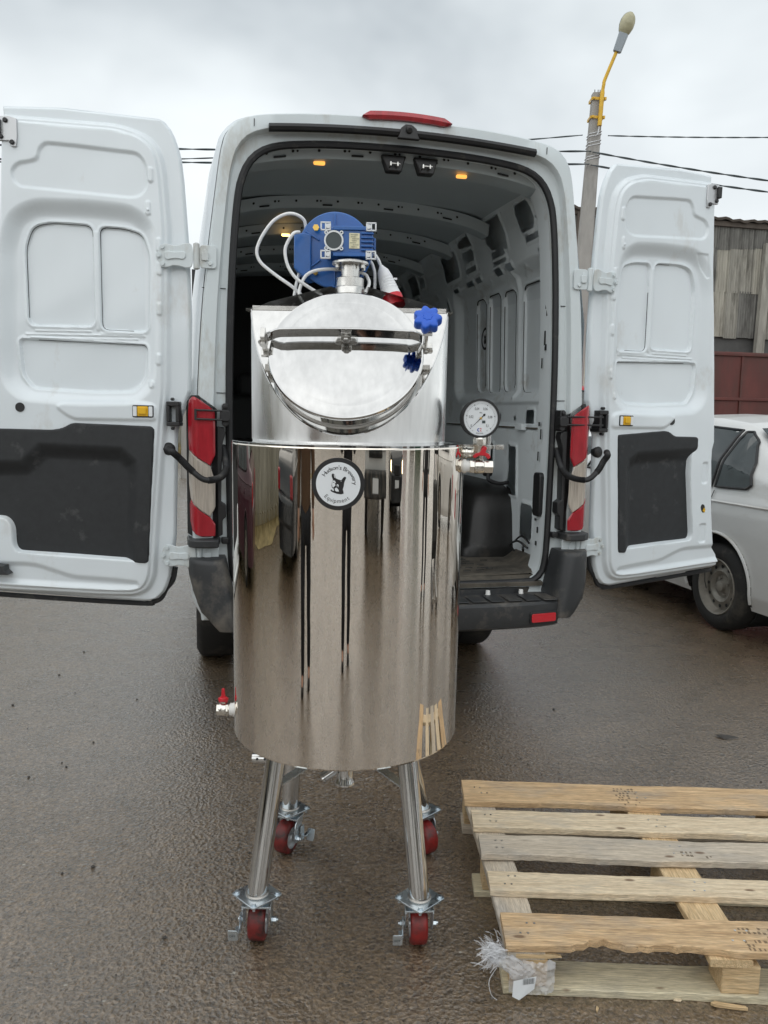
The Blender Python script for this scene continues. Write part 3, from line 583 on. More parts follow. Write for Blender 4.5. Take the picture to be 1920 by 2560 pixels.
    # hinges: strap on the door, barrel, body leaf
    for z in (2.14, .862):
        b0 = .055
        hw = lambda s: .052-.012*math.sin(max(0, min(1, (s-.0)/.12))*math.pi)
        top = [(0.0, .048), (.03, .052), (.052, .044), (.085, .040), (.10, .047), (.125, .050), (.145, .040), (.155, .0)]
        pl = top + [(s, -w) for s, w in top[::-1][1:]]
        pl = [tuple(p) for p in chaikin(pl, 2)]
        mb = MB(); mb.prism(pl, lambda a_, b_, h_: DP(sd, a_+.012, h_-.012*min(1, a_/.15)**2, z+b_), .012, .019)
        mb.prism([tuple(p) for p in chaikin([(.03, .02), (.075, .012), (.12, .022), (.12, -.022), (.075, -.012), (.03, -.02)], 2)], lambda a_, b_, h_: DP(sd, a_+.012, h_-.010*min(1, a_/.15)**2, z+b_), .018, .024)
        hg = mb.build('hinge', 'jamb', d, bevel=.003)
        mb = MB()
        for s, dz in ((.128, .034), (.145, 0), (.128, -.034)): bolt(mb, DP(sd, s+.012, .010, z+dz), Vector(DP(sd, 0, 1, 0))-Vector(DP(sd, 0, 0, 0)), .0085, .009)
        mb.build('hinge_bolt', 'jamb', d, kind='stuff')
        mb = MB(); mb.cyl(DP(sd, 0, .006, z-.052), DP(sd, 0, .006, z+.052), .013, n=16); mb.cyl(DP(sd, 0, .006, z-.055), DP(sd, 0, .006, z+.055), .008, n=12)
        mb.prism(rrect(-.082, -.012, -.048, .046, .014), lambda a_, b_, h_: (sd*(.9+a_), -.004-h_, z+b_), 0, .008)
        mb.cyl((sd*.845, -.011, z-.028), (sd*.845, -.019, z-.028), .010, n=6); mb.cyl((sd*.865, -.011, z+.022), (sd*.865, -.016, z+.022), .008, n=10)
        mb.prism(rrect(-.048, -.02, -.018, .018, .006), lambda a_, b_, h_: (sd*(.9+a_), -.012-h_, z+b_), 0, .008)
        mb.build('hinge_leaf', 'jamb', van, bevel=.0025)
    return d
for sd in (-1, 1): door(sd)

# check straps, corrugated wiring hoses ------------------------------
mb = MB()
for z in (1.499, 1.461): mb.tube([(-.912, -.046, z), (-.80, -.044, z-.002)], .0042, 8)
mb.box((-.912, -.046, 1.48), (.010, .012, .048)); mb.build('check_strap', 'blackpl', van)
mb = MB()
for z in (1.499, 1.461): mb.tube([(.80, -.044, z), (1.0, -.02, z)], .0042, 8)
mb.build('check_strap', 'blackpl', van)
for sg in (-1, 1):
    mb = MB(); mb.prism(rrect(.772, .80, 1.43, 1.53, .012), lambda a, b, h: (sg*a, -h, b), -.045, .03); mb.prism(rrect(.766, .81, 1.452, 1.50, .01), lambda a, b, h: (sg*a, -h, b), 0, .045)
    mb.cyl((sg*.786, -.03, 1.515), (sg*.786, -.042, 1.515), .010, n=8)
    mb.build('check_arm_mount', 'blackpl', van, bevel=.004)
    cpts = [(-1.035, -.005, 1.331), (-1.005, -.07, 1.318), (-.975, -.09, 1.292), (-.933, -.12, 1.25), (-.885, -.13, 1.212), (-.844, -.12, 1.207), (-.801, -.08, 1.222), (-.785, -.03, 1.262), (-.797, .045, 1.335)]
    cpts = [(-u*sg*1., v, z) for u, v, z in cpts] if sg > 0 else cpts
    pth = spline(cpts, 26); n = len(pth)
    rsl = [.0125 if (.40 < i/n < .56) else (.0155 if i % 2 else .0128) for i in range(n)]
    MB().tube([Vector(p) for p in pth], rsl, 10).build('wiring_hose', 'rubber', van, sharp=80)
    MB().lathe([(0, .012), (.02, .012), (.03, 0)], (sg*.797, .048, 1.325), (0, -1, 0), 20).build('hose_boot', 'rubber', van)
# tail lamps -----------------------------------------------------------
red1 = [(-.944, 1.33), (-.944, 1.532), (-.929, 1.555), (-.911, 1.555), (-.837, 1.502), (-.83, 1.487), (-.831, 1.248), (-.913, 1.298), (-.93, 1.318)]
clr = [(-.942, 1.126), (-.944, 1.328), (-.93, 1.316), (-.913, 1.296), (-.831, 1.246), (-.832, 1.024), (-.915, 1.080)]
red2 = [(-.942, 1.124), (-.915, 1.078), (-.832, 1.022), (-.832, .954), (-.84, .95), (-.9035, .950), (-.937, .98)]
def lens_fn(sg):
    def fn(a, b, h):
        t = max(0, (-.905-a)/.04); v = -.034+.05*t*t if h > 0 else .06
        return (sg*-a*-1 if sg < 0 else -a, v, b)
    return fn
for sg in (-1, 1):
    f = (lambda a, b, h: (a, (-.034+.06*max(0, (-.905-a)/.04)**1.5) if h else .07, b)) if sg < 0 else (lambda a, b, h: (-a, (-.034+.06*max(0, (-.905-a)/.04)**1.5) if h else .07, b))
    def cut(poly):      # add a vertical crease at a = -.905
        return poly
    lamp = MB().prism([(-.952, .955), (-.952, 1.53), (-.93, 1.562), (-.90, 1.562), (-.822, 1.505), (-.822, .945), (-.93, .945)], lambda a, b, h: (a*-sg, .10 if not h else (.0+.05*max(0, (-.905-a)/.04)), b), 0, 1).build('tail_lamp', 'blackpl', van)
    for poly, m, nm in ((red1, 'redlens', 'red_lens'), (clr, 'clearlens', 'clear_lens'), (red2, 'redlens', 'red_lens')):
        mb = MB(); P = chaikin(poly, 1)
        # split strip: sample outline rows so the lens bends round the corner
        zsn = np.linspace(P[:, 1].min(), P[:, 1].max(), 40); rows = []
        for z in zsn:
            xs = []
            for i in range(len(P)):
                a, b = P[i], P[(i+1) % len(P)]
                if (a[1]-z)*(b[1]-z) <= 0 and abs(a[1]-b[1]) > 1e-9: xs.append(a[0]+(b[0]-a[0])*(z-a[1])/(b[1]-a[1]))
            if not xs: xs = [P[P[:, 1].argmin() if z < 1.2 else P[:, 1].argmax(), 0]]*2
            x0, x1 = min(xs), max(xs); row = []
            for t in np.linspace(0, 1, 16):
                a = x0+(x1-x0)*t; e_ = min(t, 1-t)*(x1-x0); zz = min(z-zsn[0], zsn[-1]-z)
                rd = .006*(1-min(1, min(e_, zz)/.005))**2
                row.append((a*-sg*1., -.036+.055*(max(0, -.908-a)/.04)**1.4+rd, z))
            rows.append(row)
        mb.grid(np.array(rows)).build(nm, m, lamp)
    # black housing between lamp and opening, grey cap below
    hp = [(.822, .945), (.822, 1.43), (.79, 1.425), (.785, 1.40), (.80, 1.35), (.806, 1.10), (.785, 1.085), (.785, 1.035), (.80, 1.02), (.80, .955)]
    MB().prism(hp, lambda a, b, h: (sg*a, -h, b), -.05, .012).build('lamp_housing', 'blackpl', van, bevel=.004)
    mb = MB(); mb.prism([(.818, .0), (.818, -.06), (.84, -.072), (.91, -.066), (.948, -.03), (.955, .10), (.80, .10)], lambda a, b, h: (sg*a, b, h), .905, .94)
    mb.build('bumper_cap', 'bumper', van, bevel=.006)
    MB().box((sg*.79, .03, .925), (.03, .05, .026)).build('bump_stop', 'blackpl', van, bevel=.004)
# bumper ---------------------------------------------------------------
cs_ = [(.10, .50), (.0, .485), (-.12, .50), (-.165, .52), (-.175, .56), (-.17, .622), (-.155, .634), (.02, .640), (.02, .665), (.10, .668)]
bump = MB().prism(cs_, lambda a, b, h: (h, a+.05*(h/.75)**4, b), -.745, .745)
us = np.linspace(-.76, .76, 60); P = np.array([[(u, v+.045*(u/.76)**6, z) for v, z in cs_] for u in us])
bump = MB().grid(P).build('rear_bumper', 'bumper', van, sharp=30)
mb = MB()
for u in np.arange(-.70, .72, .0885):
    P = np.array([[(u+du*.5, v, .638+.0) for v in (0,)] for du in (0,)])
    mb.prism(rrect(u-.036, u+.036, -.140, -.008, .008), lambda a, b, h: (a, b, .6385+h), 0, .0045)
mb.each('step_rib', 'bumper', bump, bevel=.002)
mb = MB()
for u in (-.55, -.2, .45, .62): mb.cyl((u, .0, .642), (u, .0, .662), .012, .010, 12)
mb.each('step_buffer', 'ptfe', bump)
for sg in (-1, 1):
    MB().prism(rrect(.60, .745, .535, .588, .008), lambda a, b, h: (sg*a, -.168-h+.035*(a/.76)**6, b), 0, .010).build('reflector_frame', 'blackpl', bump, bevel=.002)
    MB().prism(rrect(.607, .737, .541, .582, .008), lambda a, b, h: (sg*a, -.178-h+.035*(a/.76)**6, b), 0, .004).build('reflector', 'reflector', bump, bevel=.001)
    # corner: profile swept up, plan outline varies with height
    def plan(z):
        t = (z-.50)/.36; o = .03*(1-min(1, (z-.50)/.10))**2
        inn = .712+.075*t
        return [(inn, .16), (inn, -.02), (inn+.004, -.10+.02*t), (inn+.03, -.165+o+.055*t), (inn+.07, -.160+o+.045*t), (.90-o, -.118+o+.03*t), (.940-o, -.05), (.957-o, .06), (.962-o, .25), (.962-o, .62), (.93, .62), (.925, .16)]
    rows = []
    outz = lambda z: float(np.interp(z, [.545, .58, .63, .70, .78, .86], [.815, .845, .895, .925, .948, .962]))
    for z in (.545, .55, .565, .59, .63, .67, .72, .78, .835, .852, .858):
        p = [(min(a, outz(z)), b) for a, b in chaikin(plan(min(z, .85)), 2)]
        if z > .85: c0 = np.mean(p, 0); p = [tuple(np.array(x)+(c0-np.array(x))*(.015 if z < .855 else .06)) for x in p]
        if z < .548: c0 = np.mean(p, 0); p = [tuple(np.array(x)+(c0-np.array(x))*.1) for x in p]
        rows.append([(sg*a, b, z) for a, b in p])
    mb = MB().grid(np.array(rows), wrap=True); k = len(rows[0]); o = len(mb.v)-k; mb.f.append(tuple(range(o, o+k)))
    mb.build('bumper_corner', 'bumper', van, sharp=45)
MB().box((-.735, -.03, .655), (.05, .02, .014), Matrix.Rotation(.5, 3, 'Y')).build('marker_tag', 'orange', van, bevel=.003)
# sill, floor, cargo bay -------------------------------------------------
mb = MB(); mb.grid(np.array([[(u, v, z) for v, z in ((.045, .672), (.02, .674), (.018, .692), (.05, .697), (.10, .700), (.13, .712))] for u in (-.74, .74)])); mb.build('door_sill', 'floor', van)
gx = np.linspace(-.86, .86, 100); gy = np.linspace(.12, 3.7, 160); GX, GY = np.meshgrid(gx, gy)
GZ = .712+.0025*np.sin(GX*40)*np.sin(GY*9)*0+.004*np.exp(-((GY-.16)/.03)**2)+.02*ss(.82-np.abs(GX), .06)*-0+.006*np.sin(GX*9+1)*np.sin(GY*5)
GZ += .05*np.clip((np.abs(GX)-.70)/.1, 0, 1)**2*(GY < .55)
MB().grid(np.stack([GX, GY, GZ], 2)).build('cargo_floor', 'floor', van)
mb = MB()
for k in range(26):
    u, v = .30+.30*rng.random(), .2+.35*rng.random(); mb.prism(rrect(u-.02, u+.02, v-.004, v+.004, .003), lambda a, b, h: (a, b, .7185+h), 0, .003)
mb.build('mat_slots', 'darkin', van, kind='stuff')
# right wall: pressed sheet with cut-outs (height field over v, z)
gv = np.linspace(.2, 3.7, 400); gz = np.linspace(.69, 2.64, 260); V_, Z_ = np.meshgrid(gv, gz)
Ub = np.interp(Z_, [.7, 1.6, 2.2, 2.36, 2.5, 2.64], [.86, .86, .845, .80, .765, .70])
d = np.zeros(V_.shape)      # + = outward
d -= .045*ss(sdf(V_, Z_, [(-1, .5), (5, .5), (5, 1.435), (-1, 1.435)]), .02)
d += .012*ss(sdf(V_, Z_, rrect(.40, 1.7, 1.45, 1.57, .02)), .02)
d += .050*ss(sdf(V_, Z_, rrect(.36, 1.86, 1.615, 2.30, .10, 6)), .075)
for q in ([(1.61, 1.67), (1.59, 2.20), (1.565, 2.235), (1.445, 2.235), (1.30, 1.66), (1.52, 1.64)],): pass
panels = [rrect(1.375, 1.55, 1.65, 2.235, .05), rrect(1.12, 1.31, 1.64, 2.235, .03), rrect(.875, 1.06, 1.64, 2.225, .05), rrect(.51, .765, 1.63, 2.22, .05), rrect(.26, .45, 1.63, 2.22, .05)]
for p in panels: dd = sdf(V_, Z_, p); d -= .006*(ss(dd-.014, .014)-ss(dd, .012)); d += .014*ss(dd, .006)
for v in (1.335, 1.09, .48): d -= .012*ss(sdf(V_, Z_, rrect(v-.012, v+.012, 1.66, 2.2, .012)), .014)
for v in (.815,): d -= .02*ss(sdf(V_, Z_, rrect(v-.02, v+.02, 1.6, 2.3, .02)), .03)
for k in range(4): d -= .010*ss(sdf(V_, Z_, [(1.5-.27*k, 2.26), (1.40-.27*k, 2.30), (1.41-.27*k, 2.31), (1.51-.27*k, 2.27)]), .016)
# sliding-door bay far in
d += .07*ss(sdf(V_, Z_, rrect(2.17, 3.45, .80, 2.36, .08)), .03)
holes = [rrect(1.60, 1.90, 2.40, 2.56, .02), [(1.27, 2.53), (1.29, 2.60), (1.50, 2.58), (1.50, 2.55)], rrect(1.29, 1.48, 2.45, 2.52, .02), rrect(1.29, 1.48, 2.395, 2.425, .01), [(.75, 2.42), (.76, 2.60), (1.0, 2.60), (1.05, 2.50), (.98, 2.45)], rrect(.80, 1.0, 2.40, 2.44, .015), rrect(.80, 1.0, 2.36, 2.385, .01),
         rrect(.36, .55, 2.45, 2.59, .05), rrect(.34, .5, 2.40, 2.43, .01), rrect(1.39, 1.52, 2.315, 2.345, .01), rrect(1.25, 1.34, 2.315, 2.345, .01), rrect(.91, 1.01, 2.31, 2.345, .012), rrect(.75, .84, 2.31, 2.345, .012), rrect(1.70, 1.79, 2.315, 2.34, .008),
         rrect(2.58, 2.80, 2.42, 2.56, .02), rrect(2.40, 2.52, 2.45, 2.52, .02), rrect(2.62, 2.78, 2.375, 2.40, .01), rrect(3.0, 3.25, 2.37, 2.56, .03), rrect(1.955, 1.985, 2.2, 2.29, .01),
         rrect(.995, 1.03, 1.47, 1.51, .015), rrect(.765, .795, 1.47, 1.50, .013), rrect(.50, .60, 1.455, 1.53, .01),
         rrect(.955, 1.055, 1.19, 1.335, .01), [(.58, 1.06), (.60, 1.33), (.705, 1.335), (.69, 1.20), (.71, 1.12), (.72, 1.06)], rrect(.34, .50, .84, 1.03, .03), rrect(.44, .47, .76, .80, .01)]
sm = np.zeros(V_.shape, bool)
for k in range(70):
    v, z = .3+2.8*rng.random(), 2.31+.30*rng.random(); holes.append(rrect(v-.006, v+.006, z-.009, z+.009, .005))
hm = np.full((len(gz)-1, len(gv)-1), True); cv = (V_[:-1, :-1]+V_[1:, 1:])/2; cz = (Z_[:-1, :-1]+Z_[1:, 1:])/2
for hpoly in holes:
    hp = np.asarray(hpoly); dd = sdf(V_, Z_, hp); d += -.006*(ss(dd-.014, .014)) if (hp.max(0)-hp.min(0)).max() > .05 else 0
    hm &= ~(sdf(cv, cz, hp) < 0)
MB().grid(np.stack([Ub+d, V_, Z_], 2), hm).build('side_panel', 'vanin', van, sharp=60)
for p in panels[:4]:
    P = np.array(p); i0 = int(np.argmin(P[:, 0]+P[:, 1]*.0)); P = np.vstack([P, P[:1]]); dd = np.r_[0, np.cumsum(np.linalg.norm(np.diff(P, axis=0), axis=1))]
    fr = np.linspace(.02, .52, 60)*dd[-1]; MB().tube([(float(np.interp(z, [1.6, 2.2, 2.36], [.86, .845, .80]))+.0475, v, z) for v, z in zip(np.interp(fr, dd, P[:, 0]), np.interp(fr, dd, P[:, 1]))], .0035, 5).build('panel_gap', 'darkin', van)
    fr = np.linspace(.60, .98, 40)*dd[-1]; MB().tube([(float(np.interp(z, [1.6, 2.2, 2.36], [.86, .845, .80]))+.0475, v, z) for v, z in zip(np.interp(fr, dd, P[:, 0]), np.interp(fr, dd, P[:, 1]))], .0022, 5).build('panel_gap', 'darkin', van)
# ledge (dirt trap) and bracket
MB().prism([(.808, 1.432), (.87, 1.432), (.87, 1.438), (.808, 1.440)], lambda a, b, h: (a, h, b), .27, 1.9).build('wall_ledge', 'floor', van)
MB().box((.80, .52, 1.44), (.03, .10, .035)).build('lashing_bracket', 'vanin', van, bevel=.004)
# lining cavity behind the holes, and dull left wall
MB().grid(np.array([[(.952, v, z) for z in (.66, 1.95)]+[(.905, v, 2.25), (.86, v, 2.5), (.79, v, 2.74)] for v in (.13, 3.75)])).build('outer_skin_inside', 'vanin', van)
gv = np.linspace(.2, 3.7, 120); gz = np.linspace(.69, 2.64, 90); V_, Z_ = np.meshgrid(gv, gz)
Ub = np.interp(Z_, [.7, 1.6, 2.2, 2.36, 2.5, 2.64], [.86, .86, .845, .80, .765, .70]); d = .05*ss(sdf(V_, Z_, rrect(.36, 1.86, 1.62, 2.3, .1)), .06)+.05*ss(sdf(V_, Z_, rrect(2.1, 3.4, .8, 2.3, .1)), .06)
MB().grid(np.stack([-Ub-d, V_, Z_], 2)).build('side_panel', 'vanin', van)
# maker's disc on the wall panel
disc = MB().lathe([(.0, .001), (.062, .001), (.062, 0)], (.912, 1.43, 1.99), (-1, 0, 0), 32).build('wall_sticker', 'white', van)
mb = MB(); mb.lathe([(.056, .0022), (.072, .0022), (.072, 0), (.056, 0)], (.912, 1.43, 1.99), (-1, 0, 0), 32, closed=True)
mb.prism([(-.02, -.03), (.01, -.035), (.02, -.02), (.012, .0), (.03, .03), (.012, .018), (0, .01), (-.012, .03), (-.02, .03), (-.008, 0)], lambda a, b, h: (.9095-h, 1.43+a, 1.99+b), 0, .0015)
mb.build('sticker_print', 'black', disc)
# wheel arch covers
for sg in (1, -1):
    rows = []
    for z, ins, f in ((.712, -.035, 0), (.755, -.03, 0), (.775, 0, 0), (.80, 0, .01), (.95, .02, .03), (1.04, .04, .06), (1.085, .075, .11), (1.105, .13, .2), (1.108, .19, .3)):
        v0, v1 = .60+f, 1.72-f; u0, u1 = .54+ins, .83
        rows.append([(sg*u, v, z) for u, v in [tuple(p) for p in chaikin([(u1, v0), (u0+.05, v0), (u0, v0+.07), (u0, v1-.07), (u0+.05, v1), (u1, v1)], 2, closed=False)]])
    mb = MB().grid(np.array(rows)); k = len(rows[0]); o = len(mb.v)-k; mb.f.append(tuple(range(o, o+k))); mb.build('wheel_arch_cover', 'archliner', van, sharp=50)
mb = MB(); mb.tube([Vector(p) for p in spline([(.78, .62, 1.13), (.74, .66, 1.12), (.70, .72, 1.14), (.72, .74, 1.2), (.74, .8, 1.16), (.76, .95, 1.15)], 6)], .012, 6); mb.build('harness_clip', 'rubber', van)
mb = MB(); mb.tube([Vector(p) for p in spline([(.80, .36, .80), (.77, .42, .83), (.76, .5, .80), (.79, .52, .76)], 6)], .006, 6); mb.tube([Vector(p) for p in spline([(.80, .34, .83), (.78, .40, .86), (.77, .47, .82)], 6)], .005, 6); mb.build('loose_wire', 'rubber', van)
# ceiling with bows
gx = np.linspace(-.74, .74, 60); gy = np.linspace(.10, 3.7, 120); GX, GY = np.meshgrid(gx, gy)
GZ = 2.685-.055*(GX/.74)**2-.02*(np.abs(GX)/.74)**8+.004*np.sin(GY*5)*np.cos(GX*4)
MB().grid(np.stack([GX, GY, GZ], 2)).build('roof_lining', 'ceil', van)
def bow(v0, v1, dep, nm='roof_bow'):
    us = np.linspace(-.745, .745, 50); zc_ = lambda u: 2.683-.055*(u/.74)**2-.035*(abs(u)/.74)**6
    P = np.array([[(u, v0-.012, zc_(u)), (u, v0, zc_(u)-dep*.85), (u, v0+.01, zc_(u)-dep), (u, v1-.01, zc_(u)-dep), (u, v1, zc_(u)-dep*.85), (u, v1+.012, zc_(u))] for u in us])
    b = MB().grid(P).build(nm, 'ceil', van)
    mb = MB()
    for k, u in enumerate(np.arange(-.6, .62, .115)):
        mb.prism(rrect(u-.006, u+.006, -.006, .006, .005), lambda a, c, h: (a, v0-.0075-h, zc_(a)-dep*.45+c), 0, .002)
        if k % 2: mb.prism(rrect(u-.005+.02, u+.005+.02, -.005, .005, .005), lambda a, c, h: (a, v0-.0075-h, zc_(a)-dep*.45+c), 0, .002)
        if k % 3 == 0: mb.prism(rrect(u+.03, u+.085, -.004, .004, .003), lambda a, c, h: (a, v0-.006-h, zc_(a)-dep*.80+c), 0, .004)
    mb.build('bow_slots', 'darkin', b, kind='stuff')
bow(.115, .27, .055, 'rear_header'); bow(.98, 1.10, .06); bow(1.66, 1.78, .06); bow(2.35, 2.47, .06); bow(3.05, 3.17, .06)
for u, v, z, nm, m in ((-.36, .17, 2.616, 'interior_lamp', 'amber'), (.31, .17, 2.612, 'interior_lamp', 'amber'), (-.36, 1.62, 2.60, 'interior_lamp', 'warm')):
    MB().prism(rrect(u-.026, u+.026, -.014, .010, .010), lambda a, b, h: (a, v+b, z-h), 0, .014).build(nm, m, van, bevel=.004)
for u in (-.035, .115):
    mb = MB(); mb.prism([(u-.058, 2.648), (u+.058, 2.648), (u+.045, 2.612), (u+.038, 2.578), (u-.030, 2.578), (u-.042, 2.612)], lambda a, b, h: (a, .085+h, b), 0, .05)
    st = mb.build('door_striker', 'blackpl', van, bevel=.006)
    mb = MB()
    for q in (-.02, .012): mb.box((u+q, .072, 2.603), (.008, .03, .020))
    mb.box((u, .066, 2.606), (.05, .007, .006)); mb.build('striker_loop', 'steelsat', st, bevel=.002)
# bulkhead and dark cab
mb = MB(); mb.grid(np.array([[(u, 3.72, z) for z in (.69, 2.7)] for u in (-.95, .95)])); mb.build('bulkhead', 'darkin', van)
for u in (-.45, .42):
    mb = MB(); mb.box((u, 3.45, 1.25), (.46, .14, .75)); mb.box((u, 3.40, 1.0), (.46, .4, .16)); mb.box((u, 3.47, 1.72), (.26, .10, .2)); mb.build('seat', 'darkin', van, bevel=.04)
# underbody, wheels
MB().box((0, 2.78, .48), (1.60, 3.9, .32)).build('underbody', 'darkin', van)  # unseen block added to shut out light, keeps the ground below dark
MB().cyl((.15, .62, .38), (.15, .62, .54), .33, n=40).build('spare_wheel', 'tyre', van, bevel=.03)
def tyre_prof(R, w, rim):
    return [(rim, -w/2+.012), (rim+.02, -w/2), (R-.05, -w/2-.004), (R-.012, -w/2+.016), (R, -w/2+.035), (R, w/2-.035), (R-.012, w/2-.016), (R-.05, w/2+.004), (rim+.02, w/2), (rim, w/2-.012)]
for u in (-.80, .80):
    for v in (1.38,):
        MB().lathe(tyre_prof(.355, .24, .2), (u, v, .352), (1, 0, 0), 48).build('tyre', 'tyre', van)
        MB().lathe([(0, .0), (.2, .0), (.2, .03)], (u, v, .352), (1 if u > 0 else -1, 0, 0), 32).build('rim', 'rim', van)

# ------------------------------------------------------------------ brewing kettle on castors
TK = Vector((-.105, 2.33, 0)); RJ, ZB, ZT = .331, .567, 1.415
tank = thing('brewing_kettle', 'mirror polished steel brewing kettle with slanted round hatch, blue gearmotor and four castor legs', 'kettle', TK)
MB().lathe([(RJ-.012, ZB+.004), (RJ-.003, ZB-.002), (RJ, ZB+.003), (RJ, ZB+.006), (RJ, ZB+.02), (RJ, ZB+.2), (RJ, (ZB+ZT)/2), (RJ, ZT-.2), (RJ, ZT-.02), (RJ, ZT-.007), (RJ, ZT-.004), (RJ-.002, ZT)], n=256).build('jacket', 'steelmir', tank, sharp=30)
MB().lathe([(RJ-.001, ZT-.002), (RJ-.001, ZT+.003), (RJ-.004, ZT+.0045), (RJ-.007, ZT+.003), (.30, ZT+.006), (.272, ZT+.010)], n=192).build('shoulder_rim', 'steelbr', tank, sharp=60)
mb = MB(); mb.lathe([(RJ-.012, ZB+.006), (.30, ZB-.012), (.25, ZB-.036), (.18, ZB-.052), (.10, ZB-.060), (.04, ZB-.064)], n=128); mb.build('bottom_dish', 'steelsat', tank)
# upper drum cut by a slanted plane
RU = .275; TA = rad(33); zcut0 = 1.442
L0 = Vector((0, -.210, 1.651)); LN = Vector((0, -math.cos(TA), math.sin(TA))); LT = Vector((0, math.sin(TA), math.cos(TA))); LX = Vector((1, 0, 0))
PC0 = Vector((0, -RU, zcut0))
zplane = lambda y: zcut0+(y+RU)/math.tan(TA)
ZU = 1.776; ych = (ZU-zcut0)*math.tan(TA)-RU
th0 = math.acos(max(-1, min(1, -ych/RU)))
ths = np.unique(np.r_[np.linspace(-math.pi, math.pi, 160), -th0, th0]); rows = [[], [], []]
for t in ths:
    x, y = RU*math.sin(t), -RU*math.cos(t); zt = min(ZU, zplane(y))
    for k, f in enumerate((0, .5, 1)): rows[k].append((x, y, ZT+.008+(zt-ZT-.008)*f))
MB().grid(np.array(rows)).build('upper_drum', 'steeldrum', tank, sharp=60)
cutp = [(RU*math.sin(t), -RU*math.cos(t)) for t in np.linspace(-th0, th0, 90)]
mb = MB(); mb.add([(x, y, zplane(y)) for x, y in cutp], [tuple(range(len(cutp)))]); mb.build('hatch_face', 'steelpol', tank)
mb = MB(); mb.tube([(x, y-.0006, zplane(y)) for x, y in cutp], .0022, 6); mb.build('face_weld', 'steelbr', tank)
# conical top cover behind the chord, with turned plates
rows = []
for r, z in ((.283, ZU-.004), (.283, ZU+.002), (.255, ZU+.004), (.22, ZU+.02), (.05, ZU+.065)):
    row = []
    for t in np.linspace(-1, 1, 61):
        a = t*math.pi/2*1.02; x = r*math.sin(a); y = max(ych-.004, r*math.cos(a)*1.0 + ych)
        row.append((x, y, z))
    rows.append(row)
mb = MB().grid(np.array(rows)); mb.box((0, ych-.001, ZU+.004), (.53, .003, .012)); mb.build('top_cover', 'steelsat', tank)
# hatch neck, weld and lid
def LP(x, t, n): return L0 + LX*x + LT*t + LN*n
pc = L0 - LN*((L0-PC0).dot(LN))          # foot of the lid axis on the cut plane
dn = (L0-PC0).dot(LN)
mb = MB(); mb.lathe([(.186, -.004), (.186, dn-.016), (.190, dn-.012), (.190, dn-.006)], pc, LN, 128); mb.build('hatch_neck', 'steelbr', tank)
mb = MB(); mb.tube([pc+LX*(.188*math.cos(a))+LT*(.188*math.sin(a))+LN*.001 for a in np.linspace(0, 2*math.pi, 120, endpoint=False)], .0035, 6, closed=True); mb.build('neck_weld', 'weld', tank)
lid = MB().lathe([(.190, -.012), (.198, -.010), (.200, -.003), (.198, .003), (.192, .005), (.166, .005), (.163, .0056), (.157, .0068), (.12, .0092), (.07, .0110), (.03, .0117), (.0, .0118)], L0, LN, 192).build('hatch_lid', 'steelbr', tank, sharp=20)
# clamp bar, hinge, boss
def barz(x): return .033+.008*math.cos(x/.2*math.pi/2)
xs = np.linspace(-.205, .195, 33)
P = np.array([[LP(x, .036+dt*.5, barz(x)+dh-(.018*max(0, abs(x)-.175)/.03)) for dt, dh in ((-.006, -.017), (-.006, .015), (.006, .015), (.006, -.017))] for x in xs])
mb = MB().grid(P, wrap=True); mb.add([tuple(q) for q in P[0]], [(0, 1, 2, 3)]); mb.add([tuple(q) for q in P[-1]], [(0, 1, 2, 3)])
bar = mb.build('clamp_bar', 'steelbr', tank, bevel=.0012)
mb = MB(); mb.box(LP(0, .030, .030), (.026, .006, .034), Matrix((LX, LT, LN)).transposed()); mb.cyl(LP(0, .040, .034), LP(0, .018, .034), .0075, n=16); bolt(mb, LP(0, .020, .034), -LT, .0095, .008)
mb.prism([(-.030, .014), (-.022, .020), (.022, .020), (.030, .014), (.018, .0115), (-.018, .0115)], lambda a, b, h: LP(a, h, b), .024, .038)
mb.build('bar_boss', 'steelsat', bar, bevel=.001)
Rl = Matrix((LX, LT, LN)).transposed()
mb = MB(); mb.box(LP(-.212, .03, .012), (.012, .030, .060), Rl); mb.box(LP(-.202, .016, -.025), (.04, .022, .010), Rl)
bolt(mb, LP(-.212, .015, .020), -LT, .009, .010); mb.build('hinge_bracket', 'steelsat', bar, bevel=.0015)
mb = MB(); mb.cyl(LP(.204, .034, -.02), LP(.204, .034, .085), .006, n=12); mb.box(LP(.207, .034, .052), (.024, .022, .012), Rl); mb.box(LP(.205, .030, -.012), (.034, .016, .024), Rl); mb.cyl(LP(.186, .026, -.015), LP(.224, .026, -.015), .006, n=10); bolt(mb, LP(.206, .022, -.012), -LT, .007, .007)
mb.build('swing_bolt', 'steelsat', bar, bevel=.001)
star = []
for k in range(96):
    a = 2*math.pi*k/96; c = .5+.5*math.cos(7*a); star.append((.027+.0095*c**.75, a))
prof = []
rows = [[LP(.204+r*s*math.cos(a), .034+r*s*math.sin(a), h) for r, a in star] for s, h in ((.80, .080), (.95, .083), (1, .087), (1, .104), (.95, .108), (.82, .110), (.5, .1105), (.35, .1095), (.33, .1105), (.01, .1105))]
kn = MB().grid(np.array(rows), wrap=True).build('clamp_knob', 'knob', bar, sharp=50)
